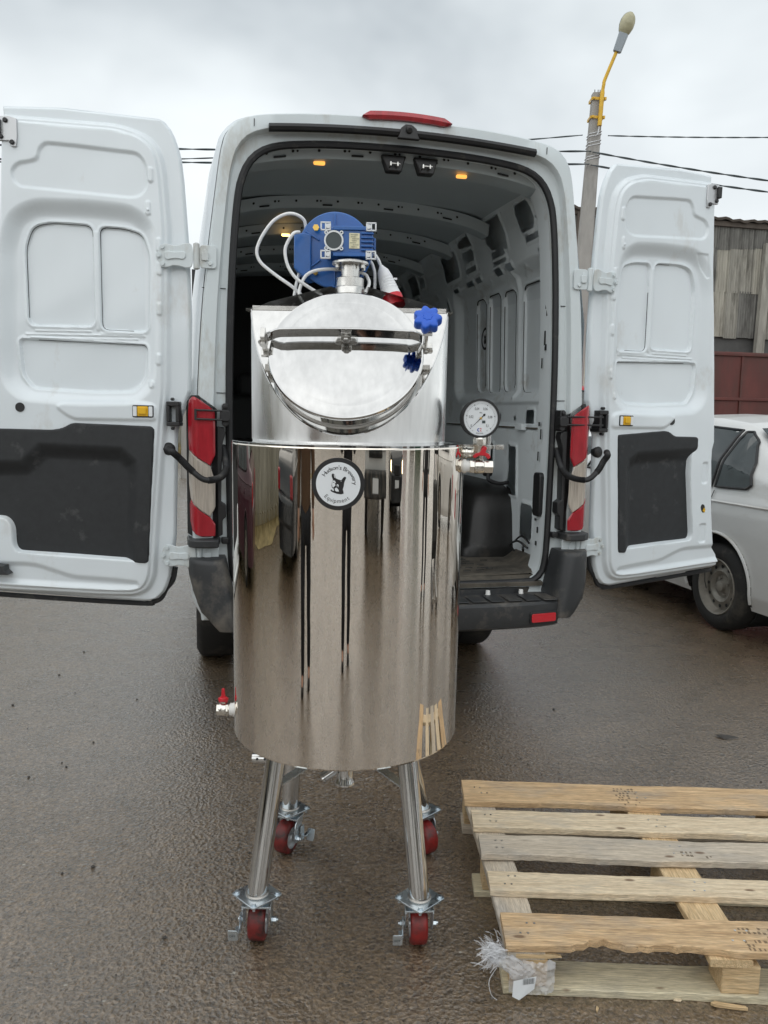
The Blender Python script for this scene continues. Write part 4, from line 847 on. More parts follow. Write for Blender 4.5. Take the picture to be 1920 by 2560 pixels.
# badge curved round the jacket --------------------------------------------
BX, BZ = -.010, 1.3235
def JC(x, z, off): a = (BX+x)/RJ; r = RJ+off; return (r*math.sin(a), -r*math.cos(a), BZ+z)
def disc_on_jacket(mb, r, off, rin=0., n=64, k=6, h=.001):
    rr = np.linspace(rin, r, k); P = [[JC(q*math.cos(a), q*math.sin(a), off) for a in np.linspace(0, 2*math.pi, n, endpoint=False)] for q in rr]
    P.append([JC(r*math.cos(a), r*math.sin(a), 0) for a in np.linspace(0, 2*math.pi, n, endpoint=False)]); return mb.grid(np.array(P), wrap=True)
badge = disc_on_jacket(MB(), .0655, .0045, n=96).build('badge', 'badge', tank, sharp=30)
disc_on_jacket(MB(), .0545, .0056, n=96).build('badge_face', 'white', badge, sharp=30)
mb = MB()
def arc_text(mb, txt, R, size, mid, span, flip=False):
    adv = []; G = []
    for ch in txt:
        if ch == ' ': adv.append(.34*size); G.append(None); continue
        V, F = text_mesh(ch, size); xs_ = [v[0] for v in V]; G.append((V, F, min(xs_), max(xs_))); adv.append(max(xs_)-min(xs_)+.15*size)
    tot = sum(adv); pos = 0
    for g, w in zip(G, adv):
        c = (pos+w/2)/tot-.5; pos += w
        if g is None: continue
        V, F, x0, x1 = g
        ang = mid-c*span if not flip else mid+c*span
        # letters squeezed a little to suit the condensed face
        out_ = []
        for x, y, _ in V:
            lx = (x-(x0+x1)/2); ly = y
            if not flip: th = ang-lx/R; r = R+ly
            else: th = ang+lx/R; r = R-ly
            out_.append(JC(r*math.cos(th), r*math.sin(th), .0062))
        mb.add(out_, F)
arc_text(mb, "Hudson's Brewery", .0365, .0145, rad(74), rad(152))
mb.build('badge_lettering', 'black', badge, smooth=False); mb = MB()
arc_text(mb, "Equipment", .0468, .0145, rad(266), rad(88), True)
mb.build('badge_lettering', 'black', badge, smooth=False)
# dog's head emblem traced as flat print: black head, white cheek pieces on top
s_ = 1659/240; cx_, cy_ = 595, 872; px = 2.33/2000*(2.0/2.33)*.96/ s_
def bp(p, off): return JC((p[0]-cx_)*px*1.03, -(p[1]-cy_)*px*1.03, off)
head = [(487, 705), (500, 690), (520, 692), (540, 715), (556, 770), (600, 790), (650, 805), (680, 760), (705, 740), (728, 745), (732, 765), (712, 810), (698, 850), (695, 900), (678, 960), (690, 1000), (692, 1035), (650, 1048), (580, 1040), (520, 1020), (480, 1000), (466, 980), (480, 965), (505, 985), (530, 990), (520, 950), (495, 935), (485, 900), (490, 850), (510, 800), (498, 770), (488, 740)]
mb = MB(); mb.add([bp(p, .0062) for p in head], [tuple(range(len(head)))]); mb.build('badge_emblem', 'black', badge, smooth=False)
mb = MB()
for poly in ([(522, 705), (538, 720), (548, 765), (536, 760)], [(500, 830), (520, 805), (545, 815), (560, 850), (540, 860), (555, 890), (520, 930), (500, 920), (492, 880)], [(570, 885), (590, 870), (608, 890), (600, 930), (585, 900), (575, 920)], [(540, 950), (570, 930), (600, 960), (615, 1000), (570, 1000), (550, 985)], [(525, 835), (545, 835), (548, 846), (528, 848)], [(640, 822), (655, 815), (650, 830)]):
    mb.add([bp(p, .0068) for p in poly], [tuple(range(len(poly)))])
mb.build('emblem_light', 'white', badge, smooth=False)
mb = MB()
for poly in ([(512, 838), (530, 830), (535, 845), (520, 850)], [(575, 895), (590, 890), (592, 905), (580, 910)]): mb.add([bp(p, .0074) for p in poly], [tuple(range(len(poly)))])
mb.build('emblem_dark', 'black', badge, smooth=False)
# mixer: neck, gearbox, flange, motor ------------------------------------------
gx0 = 0.0
mb = MB(); mb.lathe([(.042, 1.815), (.042, 1.835), (.040, 1.840), (.038, 1.842), (.038, 1.864), (.034, 1.866), (.0255, 1.868), (.0255, 1.902), (.028, 1.903)], (gx0, -.04, 0), n=48); mb.build('mixer_neck', 'steelsat', tank)
mb = MB(); mb.lathe([(0, 1.900), (.048, 1.900), (.050, 1.902), (.050, 1.907), (.048, 1.909), (0, 1.909)], (gx0, -.04, 0), n=48)
for a in (30, 150, 210, 330): bolt(mb, (gx0+.040*math.cos(rad(a)), -.04+.040*math.sin(rad(a)), 1.900), (0, 0, -1), .006, .010)
mb.build('mixer_flange', 'steelsat', tank)
GM = Vector((0, -.08, 0))
gm = MB().box((-.004, -.03, 1.958), (.130, .085, .072)).build('gearmotor', 'blue', tank, bevel=.006)
mb = MB()
for z in (1.934, 1.944, 1.955, 1.966, 1.977): mb.box((.047, -.074, z), (.034, .012, .0042))
for z in (1.990, 1.922): mb.box((.0, -.073, z), (.09, .010, .010))
mb.box((.066, -.03, 1.955), (.006, .05, .03)); mb.each('cooling_fin', 'blue', gm, bevel=.0015)
mb = MB()
for sx_ in (-1, 1):
    for sz_ in (-1, 1):
        mb = MB(); c = Vector((-.004+sx_*.061, -.078, 1.957+sz_*.0365))
        for a, b, w, h in ((0, .0095, .028, .004), (0, -.0095, .028, .004), (-.012, 0, .004, .022), (.012, 0, .004, .022), (.0, 0, .004, .022)): mb.box(c+Vector((a, 0, b)), (w, .006, h))
        mb.cyl(c+Vector((.007*-sx_, -.0, 0)), c+Vector((.007*-sx_, -.0035, 0)), .0065, n=16)
        mb.build('mount_foot', 'cast', gm, bevel=.0008)
mb = MB(); mb.lathe([(.0215, 0), (.0215, .007), (.0260, .007), (.0260, 0)], (-.043, -.074, 1.957), (0, -1, 0), 40)
for a in (45, 135, 225, 315):
    p = Vector((-.043+.029*math.cos(rad(a)), -.074, 1.957+.029*math.sin(rad(a)))); mb.lathe([(.0022, 0), (.0022, .007), (.0052, .007), (.0052, 0)], p, (0, -1, 0), 14)
mb.build('bearing_ring', 'cast', gm)
MB().lathe([(0, .0055), (.0222, .0055), (.0222, 0)], (-.043, -.074, 1.957), (0, -1, 0), 32).build('bearing_cap', 'bgrey', gm)
mb = MB(); mb.box((.012, -.0735, 1.958), (.028, .003, .040)); pl_ = mb.build('rating_plate', 'plate', gm)
mb = MB()
for k in range(7): mb.box((.012+.004*math.sin(k*2.1), -.0755, 1.942+.0052*k), (.016+.005*math.sin(k*3.3), .0008, .0012))
mb.build('plate_print', 'bgrey', pl_, kind='stuff')
mb = MB(); mb.lathe([(.0, -.008), (.098, -.008), (.102, -.004), (.103, 0), (.103, .014), (.100, .018), (.06, .02), (.0, .02)], (-.045, .02, 1.948), (0, -1, 0), 96)
dk = mb.build('motor_flange', 'blue', gm, sharp=30)
mb = MB()
for a in (90, 150, 215, 270, 330, 30): mb.box(Vector((-.045+.072*math.cos(rad(a)), .0, 1.948+.072*math.sin(rad(a)))), (.046, .010, .005), Matrix.Rotation(-rad(a), 3, 'Y'))
mb.each('flange_rib', 'blue', dk, bevel=.0015)
mb = MB(); mb.lathe([(.078, 0), (.078, .16), (.07, .19), (0, .19)], (-.045, .025, 1.948), (0, 1, 0), 48)
for k in range(24):
    a = 2*math.pi*k/24; mb.box((-.045+.081*math.cos(a), .11, 1.948+.081*math.sin(a)), (.012, .14, .003), Matrix.Rotation(-a, 3, 'Y'))
mb.build('motor_body', 'blue', gm)
mb = MB(); mb.prism([(-.158, 1.895), (-.158, 1.990), (-.125, 1.990), (-.110, 1.985), (-.110, 1.875), (-.128, 1.870)], lambda a, b, h: (a, h, b), -.01, .10); mb.build('terminal_box', 'blue', gm, bevel=.003)
mb = MB(); mb.cyl((-.128, .03, 1.988), (-.124, .03, 2.010), .0085, n=12); mb.cyl((-.163, .0, 1.905), (-.158, .0, 1.905), .004, n=10); mb.each('cable_gland', 'blackpl', gm)
mb = MB(); mb.cyl((-.096, -.012, 2.002), (-.096, -.024, 2.002), .009, n=6); mb.build('oil_plug', 'brass', gm)
mb = MB(); mb.cyl((-.098, -.0, 1.884), (-.098, -.012, 1.884), .0065, n=12); mb.build('earth_stud', 'brass', gm)
X0 = -TK.x
cab = [[(-.232, .02, 2.005), (-.238, .01, 2.029), (-.261, .0, 2.041), (-.289, 0, 2.040), (-.322, 0, 2.021), (-.351, 0, 1.983), (-.366, 0, 1.949), (-.365, 0, 1.926), (-.351, 0, 1.905), (-.313, 0, 1.876), (-.265, 0, 1.844), (-.231, .03, 1.815)],
       [(-.245, -.04, 1.985), (-.258, -.06, 1.977), (-.275, -.06, 1.952), (-.281, -.06, 1.929), (-.274, -.06, 1.894), (-.253, -.06, 1.862), (-.22, -.05, 1.84), (-.183, -.02, 1.822)],
       [(-.236, .01, 1.80), (-.245, -.03, 1.817), (-.242, -.03, 1.844), (-.224, -.03, 1.875), (-.186, -.03, 1.889), (-.125, -.01, 1.893), (-.07, -.01, 1.884), (-.056, -.02, 1.868), (-.053, -.03, 1.852), (-.062, -.05, 1.826)],
       [(-.250, .04, 1.90), (-.256, .03, 1.875), (-.263, .03, 1.845), (-.270, .03, 1.795)],
       [(-.05, .02, 1.955), (-.042, .03, 1.946), (-.029, .03, 1.928), (-.021, .03, 1.908)], [(-.052, .03, 1.925), (-.044, .03, 1.911), (-.038, .03, 1.881), (-.040, .03, 1.80)]]
mb = MB()
for c in cab: mb.tube([Vector((x+X0, y, z)) for x, y, z in spline(c, 10)], .0046, 10)
mb.build('power_cable', 'cable', tank)
pa = Vector((-.021+X0, .03, 1.912)); pb = Vector((.012+X0, .0, 1.822)); da = (pb-pa).normalized()
plg = 1.22
pr = [(.006, 0), (.008, .004), (.016, .014), (.018, .022), (.020, .030)]
for k in range(5): pr += [(.0212+.001*k, .034+.007*k), (.0200+.001*k, .037+.007*k)]
pr += [(.026, .072), (.0265, .080)]
mb = MB(); mb.lathe([(r, h*plg) for r, h in pr], pa, da, 24); mb.box(pa+da*.045+Vector((.026, -.0, .004)), (.010, .006, .005)); plug = mb.build('power_plug', 'plugw', tank)
MB().lathe([(.0265, .0965), (.0285, .0975), (.029, .13), (0, .13)], pa, da, 24).build('plug_collar', 'redpl', plug)
# legs, castors ------------------------------------------------------------------
legs = [((-.185, -.135, ZB), (-.233, -.222, .150), 0), ((.180, -.135, ZB), (.225, -.226, .150), 0), ((-.165, .150, ZB), (-.200, .275, .150), 205), ((.165, .150, ZB), (.252, .284, .150), 195)]
for k, (a, b, yaw) in enumerate(legs):
    mb = MB(); a = Vector(a); b = Vector(b); mb.cyl(a+(a-b)*.02, b, .0285, n=40); lg = mb.build('leg', 'steelpol', tank)
    MB().tube([b+Vector((.0295*math.cos(t), .031*math.sin(t), .002)) for t in np.linspace(0, 2*math.pi, 28, endpoint=False)], .004, 6, closed=True).build('leg_weld', 'weld', lg)
def castor(x, y, fr, dirty, sw, brk):
    c = MB(); Rz = Matrix.Rotation(rad(45), 3, 'Z')
    def T(p): return Rz @ Vector(p)
    mb = MB(); mb.prism(rrect(-.052, .052, -.052, .052, .010), lambda a, b, h: T((a, b, .144+h)), 0, .0055)
    o = mb.build('castor', 'zinc', tank, bevel=.001, loc=(x, y, 0))
    mb = MB()
    for a in (-1, 1):
        for b in (-1, 1): bolt(mb, T((a*.040, b*.040, .1495)), (0, 0, 1), .0062, .006); mb.cyl(T((a*.040, b*.040, .132)), T((a*.040, b*.040, .144)), .004, n=8)
    mb.build('plate_bolt', 'zinc', o, kind='stuff')
    S_ = Matrix.Rotation(rad(sw), 3, 'Z')
    def Q(p): return S_ @ Vector(p)
    ay = .022
    mb = MB(); mb.lathe([(.030, .144), (.033, .138), (.033, .128), (.026, .122), (0, .122)], n=28)
    mb.box((0, 0, .121), (.080, .052, .006), S_)
    for sg in (-1, 1):
        pts = [(-.026, .121), (.026, .121), (.020, .085), (.010, .045), (-ay*0+.0, .036), (-.014, .040), (-.022, .060)]
        pts = [(.024, .123), (-.028, .123), (-.040, .062), (-.033, .044), (-.018, .038), (-.006, .046), (.010, .08)]
        mb.prism([tuple(p) for p in chaikin(pts, 1)], lambda a, b, h: Q((sg*(.037+h), -a, b)), 0, .0035)
    fk = mb.build('fork', 'zinc', o, bevel=.0008)
    mb = MB()
    for sg in (-1, 1): mb.cyl(Q((sg*.040, ay, .056)), Q((sg*.052, ay, .056)), .0085, n=6); mb.cyl(Q((sg*.052, ay, .056)), Q((sg*.057, ay, .056)), .005, n=10)
    mb.build('axle_nut', 'zinc', o, kind='stuff')
    w = .024
    MB().lathe([(.036, -w), (.049, -w), (.0535, -w+.003), (.0555, -w+.008), (.0555, w-.008), (.0535, w-.003), (.049, w), (.036, w)], Q((0, ay, .056)), Q((1, 0, 0)), 48).build('wheel', 'wheeldirty' if dirty else 'wheelred', o)
    mb = MB()
    for sg in (-1, 1): mb.lathe([(.0, sg*.026), (.013, sg*.026), (.015, sg*.016), (.034, sg*.014), (.0375, sg*.0245)], Q((0, ay, .056)), Q((1, 0, 0)), 32)
    mb.build('hub', 'cast', o)
    # brake lever and pedal
    bs = brk
    mb = MB(); mb.box(Q((bs*.046, -.006, .064)), (.004, .022, .05), S_); mb.box(Q((bs*.052, -.022, .052)), (.012, .030, .004), S_)
    mb.prism(rrect(-.014, .014, -.020, .018, .004), lambda a, b, h: Q((bs*.062+a, -.036-h-.30*b, .046+b)), 0, .0035)
    pd = mb.build('brake_pedal', 'zinc', o, bevel=.001)
    V, F = text_mesh('OFF', .011); mb = MB(); mb.add([Q((bs*.062-.011+v[0]*.95, -.0402-.30*(v[1]-.006), .040+v[1])) for v in V], F); mb.build('pedal_lettering', 'bgrey', pd, smooth=False)
    return o
for (a, b, yaw), (dirty, sw, brk) in zip(legs, ((1, 0, -1), (0, 3, -1), (1, 158, -1), (0, 212, -1))): castor(b[0], b[1], 0, dirty, sw, brk)
# braces to the outlet, drain, fittings
mb = MB()
for p0, p1 in (((-.19, -.14, .432), (-.06, -.03, .478)), ((.185, -.14, .432), (.05, -.03, .478)), ((-.17, .17, .44), (-.06, .05, .48)), ((.17, .17, .44), (.05, .05, .48))):
    a, b = Vector(p0), Vector(p1); x, y, z = frame(b-a); Rm = Matrix((z.cross(Vector((0, 0, 1))).normalized(), z, z.cross(Vector((0, 0, 1))).normalized().cross(z))).transposed()
    mb.box((a+b)/2, (.032, (b-a).length, .004), Rm)
mb.each('leg_brace', 'zinc', tank)
mb = MB(); mb.lathe([(.034, ZB-.058), (.034, ZB-.10), (.026, ZB-.102), (.026, .415), (.0255, .39), (.031, .382), (.031, .374), (.024, .374), (.022, .41)], n=40); mb.build('drain_outlet', 'steelpol', tank)
mb = MB(); mb.cyl((-.030, -.02, .425), (-.062, -.035, .407), .016, n=20); mb.cyl((-.062, -.035, .407), (-.068, -.037, .404), .018, n=20); mb.build('drain_side_port', 'steelpol', tank)
mb = MB(); mb.cyl((-.31, .17, .372), (-.20, .17, .372), .016, n=20); mb.cyl((-.311, .17, .372), (-.308, .17, .372), .0135, n=20); tw = mb.build('temperature_probe', 'steelpol', tank)
mb = MB()
for x in (-.293, -.268, -.243): mb.cyl((x, .1545, .3755), (x, .1532, .3757), .0042, n=12)
mb.each('probe_hole', 'black', tw)
# left outlet ball valve
def valve(o, ax, ln, hdl, nm):
    pass
va = MB(); vy = -.02
for x0, x1, r, n in ((-.327, -.335, .021, 24), (-.335, -.345, .019, 24)): va.cyl((x0, vy, .611), (x1, vy, .611), r, n=n)
va_ = va.build('outlet_gasket', 'ptfe', tank)
mb = MB(); mb.cyl((-.345, vy, .611), (-.349, vy, .611), .017, n=20); mb.cyl((-.349, vy, .611), (-.355, vy, .611), .0205, n=6); mb.lathe([(.019, .0), (.020, .004), (.020, .018), (.018, .022)], (-.355, vy, .611), (-1, 0, 0), 24); mb.cyl((-.374, vy, .611), (-.384, vy, .611), .0195, n=6); mb.cyl((-.365, vy, .625), (-.365, vy, .640), .007, n=12)
vv = mb.build('outlet_valve', 'nickel', tank, bevel=.001)
mb = MB(); mb.lathe([(.0, .0), (.012, .0), (.014, .004), (.012, .012), (0, .014)], (-.365, vy, .636), (0, 0, 1), 12)
mb.prism([(-.012, .632), (-.016, .645), (-.006, .652), (-.004, .676), (.004, .676), (.006, .652), (.016, .645), (.012, .632)], lambda a, b, h: (-.365+a, vy-.004+h, b), 0, .007); mb.build('valve_handle', 'redpl', vv, bevel=.0015)
# gauge group on the right
gy = -.03
mb = MB(); z = 1.354
mb.cyl((.327, gy, z), (.336, gy, z), .020, n=24); mb.cyl((.336, gy, 1.354), (.346, gy, 1.354), .0165, n=24); mb.build('fitting_gasket', 'ptfe', tank)
mb = MB(); mb.cyl((.346, gy, z), (.360, gy, z), .020, n=6); mb.lathe([(.019, 0), (.0205, .004), (.0205, .022), (.019, .026)], (.360, gy, z), (1, 0, 0), 24); mb.cyl((.386, gy, z), (.412, gy, z), .0195, n=6); mb.cyl((.378, gy, z+.014), (.378, gy, z+.032), .006, n=10)
dv = mb.build('drain_valve', 'nickel', tank, bevel=.001)
mb = MB(); mb.prism([(-.020, 1.378), (-.026, 1.384), (-.018, 1.392), (-.006, 1.395), (0, 1.405), (.008, 1.414), (.014, 1.408), (.010, 1.396), (.022, 1.390), (.025, 1.380), (.018, 1.376), (.008, 1.386), (-.008, 1.386)], lambda a, b, h: (.378+a, gy-.012-h, b), 0, .008); mb.build('valve_handle', 'redpl', dv, bevel=.0015)
mb = MB(); z2 = 1.392; mb.cyl((.322, gy+.02, z2), (.352, gy+.02, z2), .016, n=24); mb.cyl((.334, gy+.02, z2), (.340, gy+.02, z2), .019, n=24); mb.cyl((.352, gy+.02, z2), (.385, gy+.02, z2), .0165, n=20)
mb.lathe([(.0165, 0), (.0165, .022), (.018, .024), (.018, .028)], (.372, gy, 1.388), (0, 0, 1), 20); mb.cyl((.372, gy, 1.412), (.372, gy, 1.432), .0185, n=6); mb.lathe([(.0185, 1.432), (.0165, 1.438), (.010, 1.441)], (.372, gy, 0), n=20)
mb.build('gauge_stand', 'nickel', tank, bevel=.0008)
mb = MB(); mb.cyl((.397, gy+.05, 1.38), (.397, gy+.05, 1.452), .0145, n=24); mb.lathe([(.0145, 1.405), (.021, 1.407), (.021, 1.411), (.0145, 1.413)], (.397, gy+.05, 0), n=28); mb.build('vent_pipe', 'steelpol', tank)
mb = MB(); mb.lathe([(.0215, -.006), (.026, -.005), (.026, .005), (.0215, .006)], (.397, gy+.05, 1.409), n=28); mb.box((.434, gy+.03, 1.409), (.024, .010, .014)); mb.box((.345, gy+.03, 1.409), (.05, .006, .012)); mb.cyl((.335, gy+.02, 1.409), (.335, gy+.045, 1.409), .006, n=10); mb.cyl((.440, gy+.02, 1.409), (.440, gy+.045, 1.409), .005, n=10); mb.build('pipe_clamp', 'steelsat', tank, bevel=.0006)
mb = MB(); mb.cyl((.372, gy, 1.436), (.372, gy, 1.452), .010, n=6); mb.build('gauge_nut', 'brass', tank)
GC = Vector((.371, gy-.0, 1.4905)); GN = Vector((.10, -1, .02)).normalized(); GXv = Vector((0, 0, 1)).cross(-GN).normalized()*-1; GXv = Vector((-GN.y, GN.x, 0)).normalized(); GZv = GN.cross(GXv)*-1; GZv = GXv.cross(GN)*-1
if GZv.z < 0: GZv = -GZv
def GP(x, z, n): return GC+GXv*x+GZv*z+GN*n
g = MB().lathe([(0, -.030), (.050, -.030), (.053, -.026), (.053, .006), (.0555, .007), (.0555, .014), (.054, .0165), (.0495, .0165), (.0485, .013), (.0485, .011)], GC, GN, 72).build('pressure_gauge', 'blackpl', tank, sharp=30)
MB().lathe([(0, .0112), (.049, .0112)], GC, GN, 64).build('gauge_dial', 'white', g)
mb = MB()
def ga(v): return rad(225-270*v/.1)
for k in range(51):
    a = ga(.1*k/50); big_ = k % 10 == 0; r0_, r1_ = (.0385, .0425) if big_ else (.0395, .0428); w = .0009 if big_ else .00028
    c, s2 = math.cos(a), math.sin(a); mb.add([GP(r*c-t*s2, r*s2+t*c, .0117) for r, t in ((r0_, -w), (r0_, w), (r1_, w), (r1_, -w))], [(0, 1, 2, 3)])
def gtext(mb, txt, size, x, z, cond=.8):
    V, F = text_mesh(txt, size); xs_ = [v[0] for v in V]; m_ = (min(xs_)+max(xs_))/2
    mb.add([GP(x+(v[0]-m_)*cond, z+v[1]-size*.35, .0117) for v in V], F)
for t, x, z in (('0', -.0268, -.0205), ('0,02', -.0275, .004), ('0,04', -.0115, .0265), ('0,06', .0125, .0265), ('0,08', .0265, .004), ('0,1', .0195, -.0205)): gtext(mb, t, .0105, x, z, .72)
gtext(mb, 'MPa', .0062, 0, .0155)
gtext(mb, 'POCMA', .0052, -.002, -.042, 1.15)
gtext(mb, '1,5', .0036, -.023, -.034); gtext(mb, 'IP40', .0032, .019, -.034)
mb.build('dial_print', 'black', g, kind='stuff', smooth=False)
mb = MB(); mb.prism(rrect(.004, .0135, -.014, -.006, .001), lambda a, b, h: GP(a, b, .0113+h), 0, .0004); mb.build('dial_stamp', 'bgrey', g)
mb = MB(); pts = [(-.0045+.0048*math.cos(a), -.0325+.0048*math.sin(a)) for a in np.linspace(rad(70), rad(290), 14)]+[(-.0045+.0026*math.cos(a), -.0325+.0026*math.sin(a)) for a in np.linspace(rad(290), rad(70), 14)]
mb.add([GP(x, z, .0117) for x, z in pts], [tuple(range(len(pts)))]); mb.build('dial_logo_blue', 'bluep', g, smooth=False)
mb = MB()
for poly in ([(-.002, -.028), (.002, -.0275), (.0032, -.0295), (.0018, -.0315), (.0008, -.0305), (.0012, -.0295), (-.001, -.0295)], [(-.002, -.0345), (.0008, -.0325), (.0032, -.0372), (.0012, -.0372), (-.0002, -.0348)]): mb.add([GP(x, z, .0118) for x, z in poly], [tuple(range(len(poly)))])
mb.build('dial_logo_red', 'redp', g, smooth=False)
mb = MB(); a = ga(.0); c, s2 = math.cos(a), math.sin(a)
mb.add([GP(r*c-t*s2, r*s2+t*c, .0128) for r, t in ((.038, -.0002), (.038, .0002), (0, .0011), (-.010, .0013), (-.013, .0038), (-.0175, .001), (-.0175, -.001), (-.013, -.0038), (-.010, -.0013), (0, -.0011))], [tuple(range(10))]); mb.build('gauge_needle', 'black', g, smooth=False)
MB().lathe([(0, .0145), (.0033, .0142), (.0036, .0125)], GC, GN, 16).build('needle_hub', 'brass', g)

LEAN = .0225            # the yard falls slightly, so the drum leans a little towards the camera
def lean(o):
    for ch in [x for x in S.objects if x.parent == o]:
        if ch.type == 'MESH' and not ch.name.startswith(('castor', 'leg', 'wheel', 'fork', 'plate_bolt', 'axle', 'hub', 'brake_pedal', 'pedal')):
            n = len(ch.data.vertices); co = np.empty(n*3, np.float32); ch.data.vertices.foreach_get('co', co); co = co.reshape(-1, 3); off = ch.location
            co[:, 1] -= LEAN*np.clip(co[:, 2]+off.z-.45, 0, None); ch.data.vertices.foreach_set('co', co.ravel()); ch.data.update()
            lean(ch)
lean(tank)

# ------------------------------------------------------------------ wooden pallet
PO = Vector((.342, 1.92, 0)); PA_ = rad(-1.6)
pallet = thing('pallet', 'weathered wooden pallet of five spaced boards lying on the wet asphalt', 'pallet', PO)
def board(name, m, x0, x1, y0, y1, z0, z1, parent=pallet, rough=.002, chips=(), rz=PA_, warp=0., bev=.0025, along='x'):
    """outline with uneven sawn edges; coordinates relative to the pallet corner"""
    L_ = (x1-x0) if along == 'x' else (y1-y0); Wd = (y1-y0) if along == 'x' else (x1-x0); n = max(6, int(L_/.018))
    xs = np.linspace(-L_/2, L_/2, n); j0 = np.cumsum(rng.normal(0, rough*.35, n)); j1 = np.cumsum(rng.normal(0, rough*.35, n)); j0 -= np.linspace(j0[0], j0[-1], n); j1 -= np.linspace(j1[0], j1[-1], n)
    lo = -Wd/2+j0+rng.normal(0, rough*.2, n)
    for a, b, dpt in chips:
        k = (xs > a) & (xs < b); t = (xs[k]-a)/(b-a); lo[k] += dpt*np.sin(t*math.pi)*(1+.3*np.sin(t*23)+.25*np.sin(t*51))
    hi = Wd/2+j1
    zw = warp*np.cos(xs/L_*math.pi)
    nz = 3; rows = []
    hh = (z1-z0)/2
    for i in range(n):
        c = .0022 + (.0 if 0 < i < n-1 else .001)
        rows.append([(xs[i], lo[i]+c, -hh+zw[i]), (xs[i], lo[i]-.0, -hh+c+zw[i]), (xs[i], lo[i], hh-c+zw[i]), (xs[i], lo[i]+c, hh+zw[i]), (xs[i], 0, hh+zw[i]+.0004), (xs[i], hi[i]-c, hh+zw[i]), (xs[i], hi[i], hh-c+zw[i]), (xs[i], hi[i], -hh+c+zw[i]), (xs[i], hi[i]-c, -hh+zw[i])])
    mb = MB().grid(np.array(rows), wrap=True); mb.f.append(tuple(range(9))[::-1]); o_ = len(mb.v)-9; mb.f.append(tuple(range(o_, o_+9)))
    o = mb.build(name, m, parent, sharp=30, loc=((x0+x1)/2, (y0+y1)/2, (z0+z1)/2)); o.rotation_euler = (0, 0, rz+(math.pi/2 if along == 'y' else 0)); return o
sl_ = math.tan(-PA_)
ZT0, ZT1 = .122, .144
tops = [('wood1', -.004, 1.215, -.005, .132, 0, [(-.44, -.30, .022), (-.30, -.02, .012), (.1, .2, .006)], .002), ('wood2', -.014, 1.19, .235, .333, 0, [], .0012), ('wood3', -.018, 1.20, .415, .535, .004, [(-.6, -.3, .004)], .0012), ('wood2', -.024, 1.195, .588, .706, 0, [(-.59, -.2, .003)], .001), ('wood1', -.036, 1.19, .765, .93, 0, [], .001)]
brds = []
for m, x0, x1, y0, y1, dz, ch, rg in tops:
    xm = (x0+x1)/2; dy = -xm*sl_
    brds.append(board('top_board', m, x0, x1, y0+dy, y1+dy, ZT0+dz, ZT1+dz, rough=.003, chips=ch, warp=0))
for x0, x1, m in ((-.002, .098, 'wood3'), (.545, .655, 'wood4'), (1.09, 1.19, 'wood2')):
    dx = .0; dy = -(x0+x1)/2*sl_
    b = board('stringer_board', m, x0-.016, x1-.016, -.002+dy, .925+dy, .1005, .1215, along='y', rough=.002); b.rotation_euler.z = math.pi/2+rad(2.0 if x0 < .1 else -1.2)
for y0, y1, m in ((.0, .112, 'wood5'), (.42, .52, 'wood5'), (.80, .92, 'wood3')):
    board('bottom_board', m, -.006-.03*(y0 > .3), 1.2, y0-.6*sl_, y1-.6*sl_, 0, .022, rough=.0025)
for x0 in (.008, .555, 1.09):
    for y0, w in ((.004, .09), (.425, .09), (.83, .09)):
        dy = -(x0+.05)*sl_; dx = -.038*(y0/.83)+(.0 if x0 > .1 else 0)
        mb = MB(); mb.box((0, 0, 0), (.098, w, .078)); b = mb.build('block', 'wood4', pallet, bevel=.003, loc=(x0+.05+dx, y0+w/2+dy, .0612)); b.rotation_euler.z = PA_
# nails
for bi, o in enumerate(brds):
    x0, x1 = tops[bi][1], tops[bi][2]; L_ = x1-x0; mb = MB(); h = (ZT1-ZT0)/2
    for xx in (-L_/2+.055, -L_/2+.075, .0, .03, L_/2-.06):
        for yy in (-.02, .022): mb.cyl((xx+.012*math.sin(bi*7+yy*90), yy, h-.001), (xx+.012*math.sin(bi*7+yy*90), yy, h+.0014), .0034, n=8)
    mb.build('nail', 'steelsat', o, kind='stuff')
# tyre-tread dirt printed across boards
def tread(o, x0, x1, y0, y1, seed):
    r_ = np.random.default_rng(seed); mb = MB(); h = (ZT1-ZT0)/2+.0009
    for ix in range(int((x1-x0)/.013)):
        for iy in range(int((y1-y0)/.017)):
            if r_.random() < .40: continue
            x, y = x0+.013*ix+.003*(iy % 2)+r_.normal(0, .0012), y0+.017*iy+r_.normal(0, .001); a, b = .0022+.0026*r_.random(), .0035+.003*r_.random(); k = .35*r_.normal()
            mb.add([(x-a, y-b, h), (x+a, y-b+k*a, h), (x+a, y+b, h), (x-a, y+b+k*a, h)], [(0, 1, 2, 3)])
    mb.build('tread_print', 'treadd', o, kind='stuff', smooth=False)
tread(brds[4], -.06, .03, -.075, .075, 3); tread(brds[0], .02, .13, -.055, .06, 4); tread(brds[2], .02, .06, -.03, .02, 5); tread(brds[2], .09, .12, -.035, -.005, 6)
# torn splinter under the near board
MB().prism([(.0, .0), (.11, .002), (.14, .006), (.11, .014), (.08, .012), (0, .018)], lambda a, b, h: (a, -.004+h, .104+b*.9), 0, .012).build('torn_splinter', 'wood4', pallet)

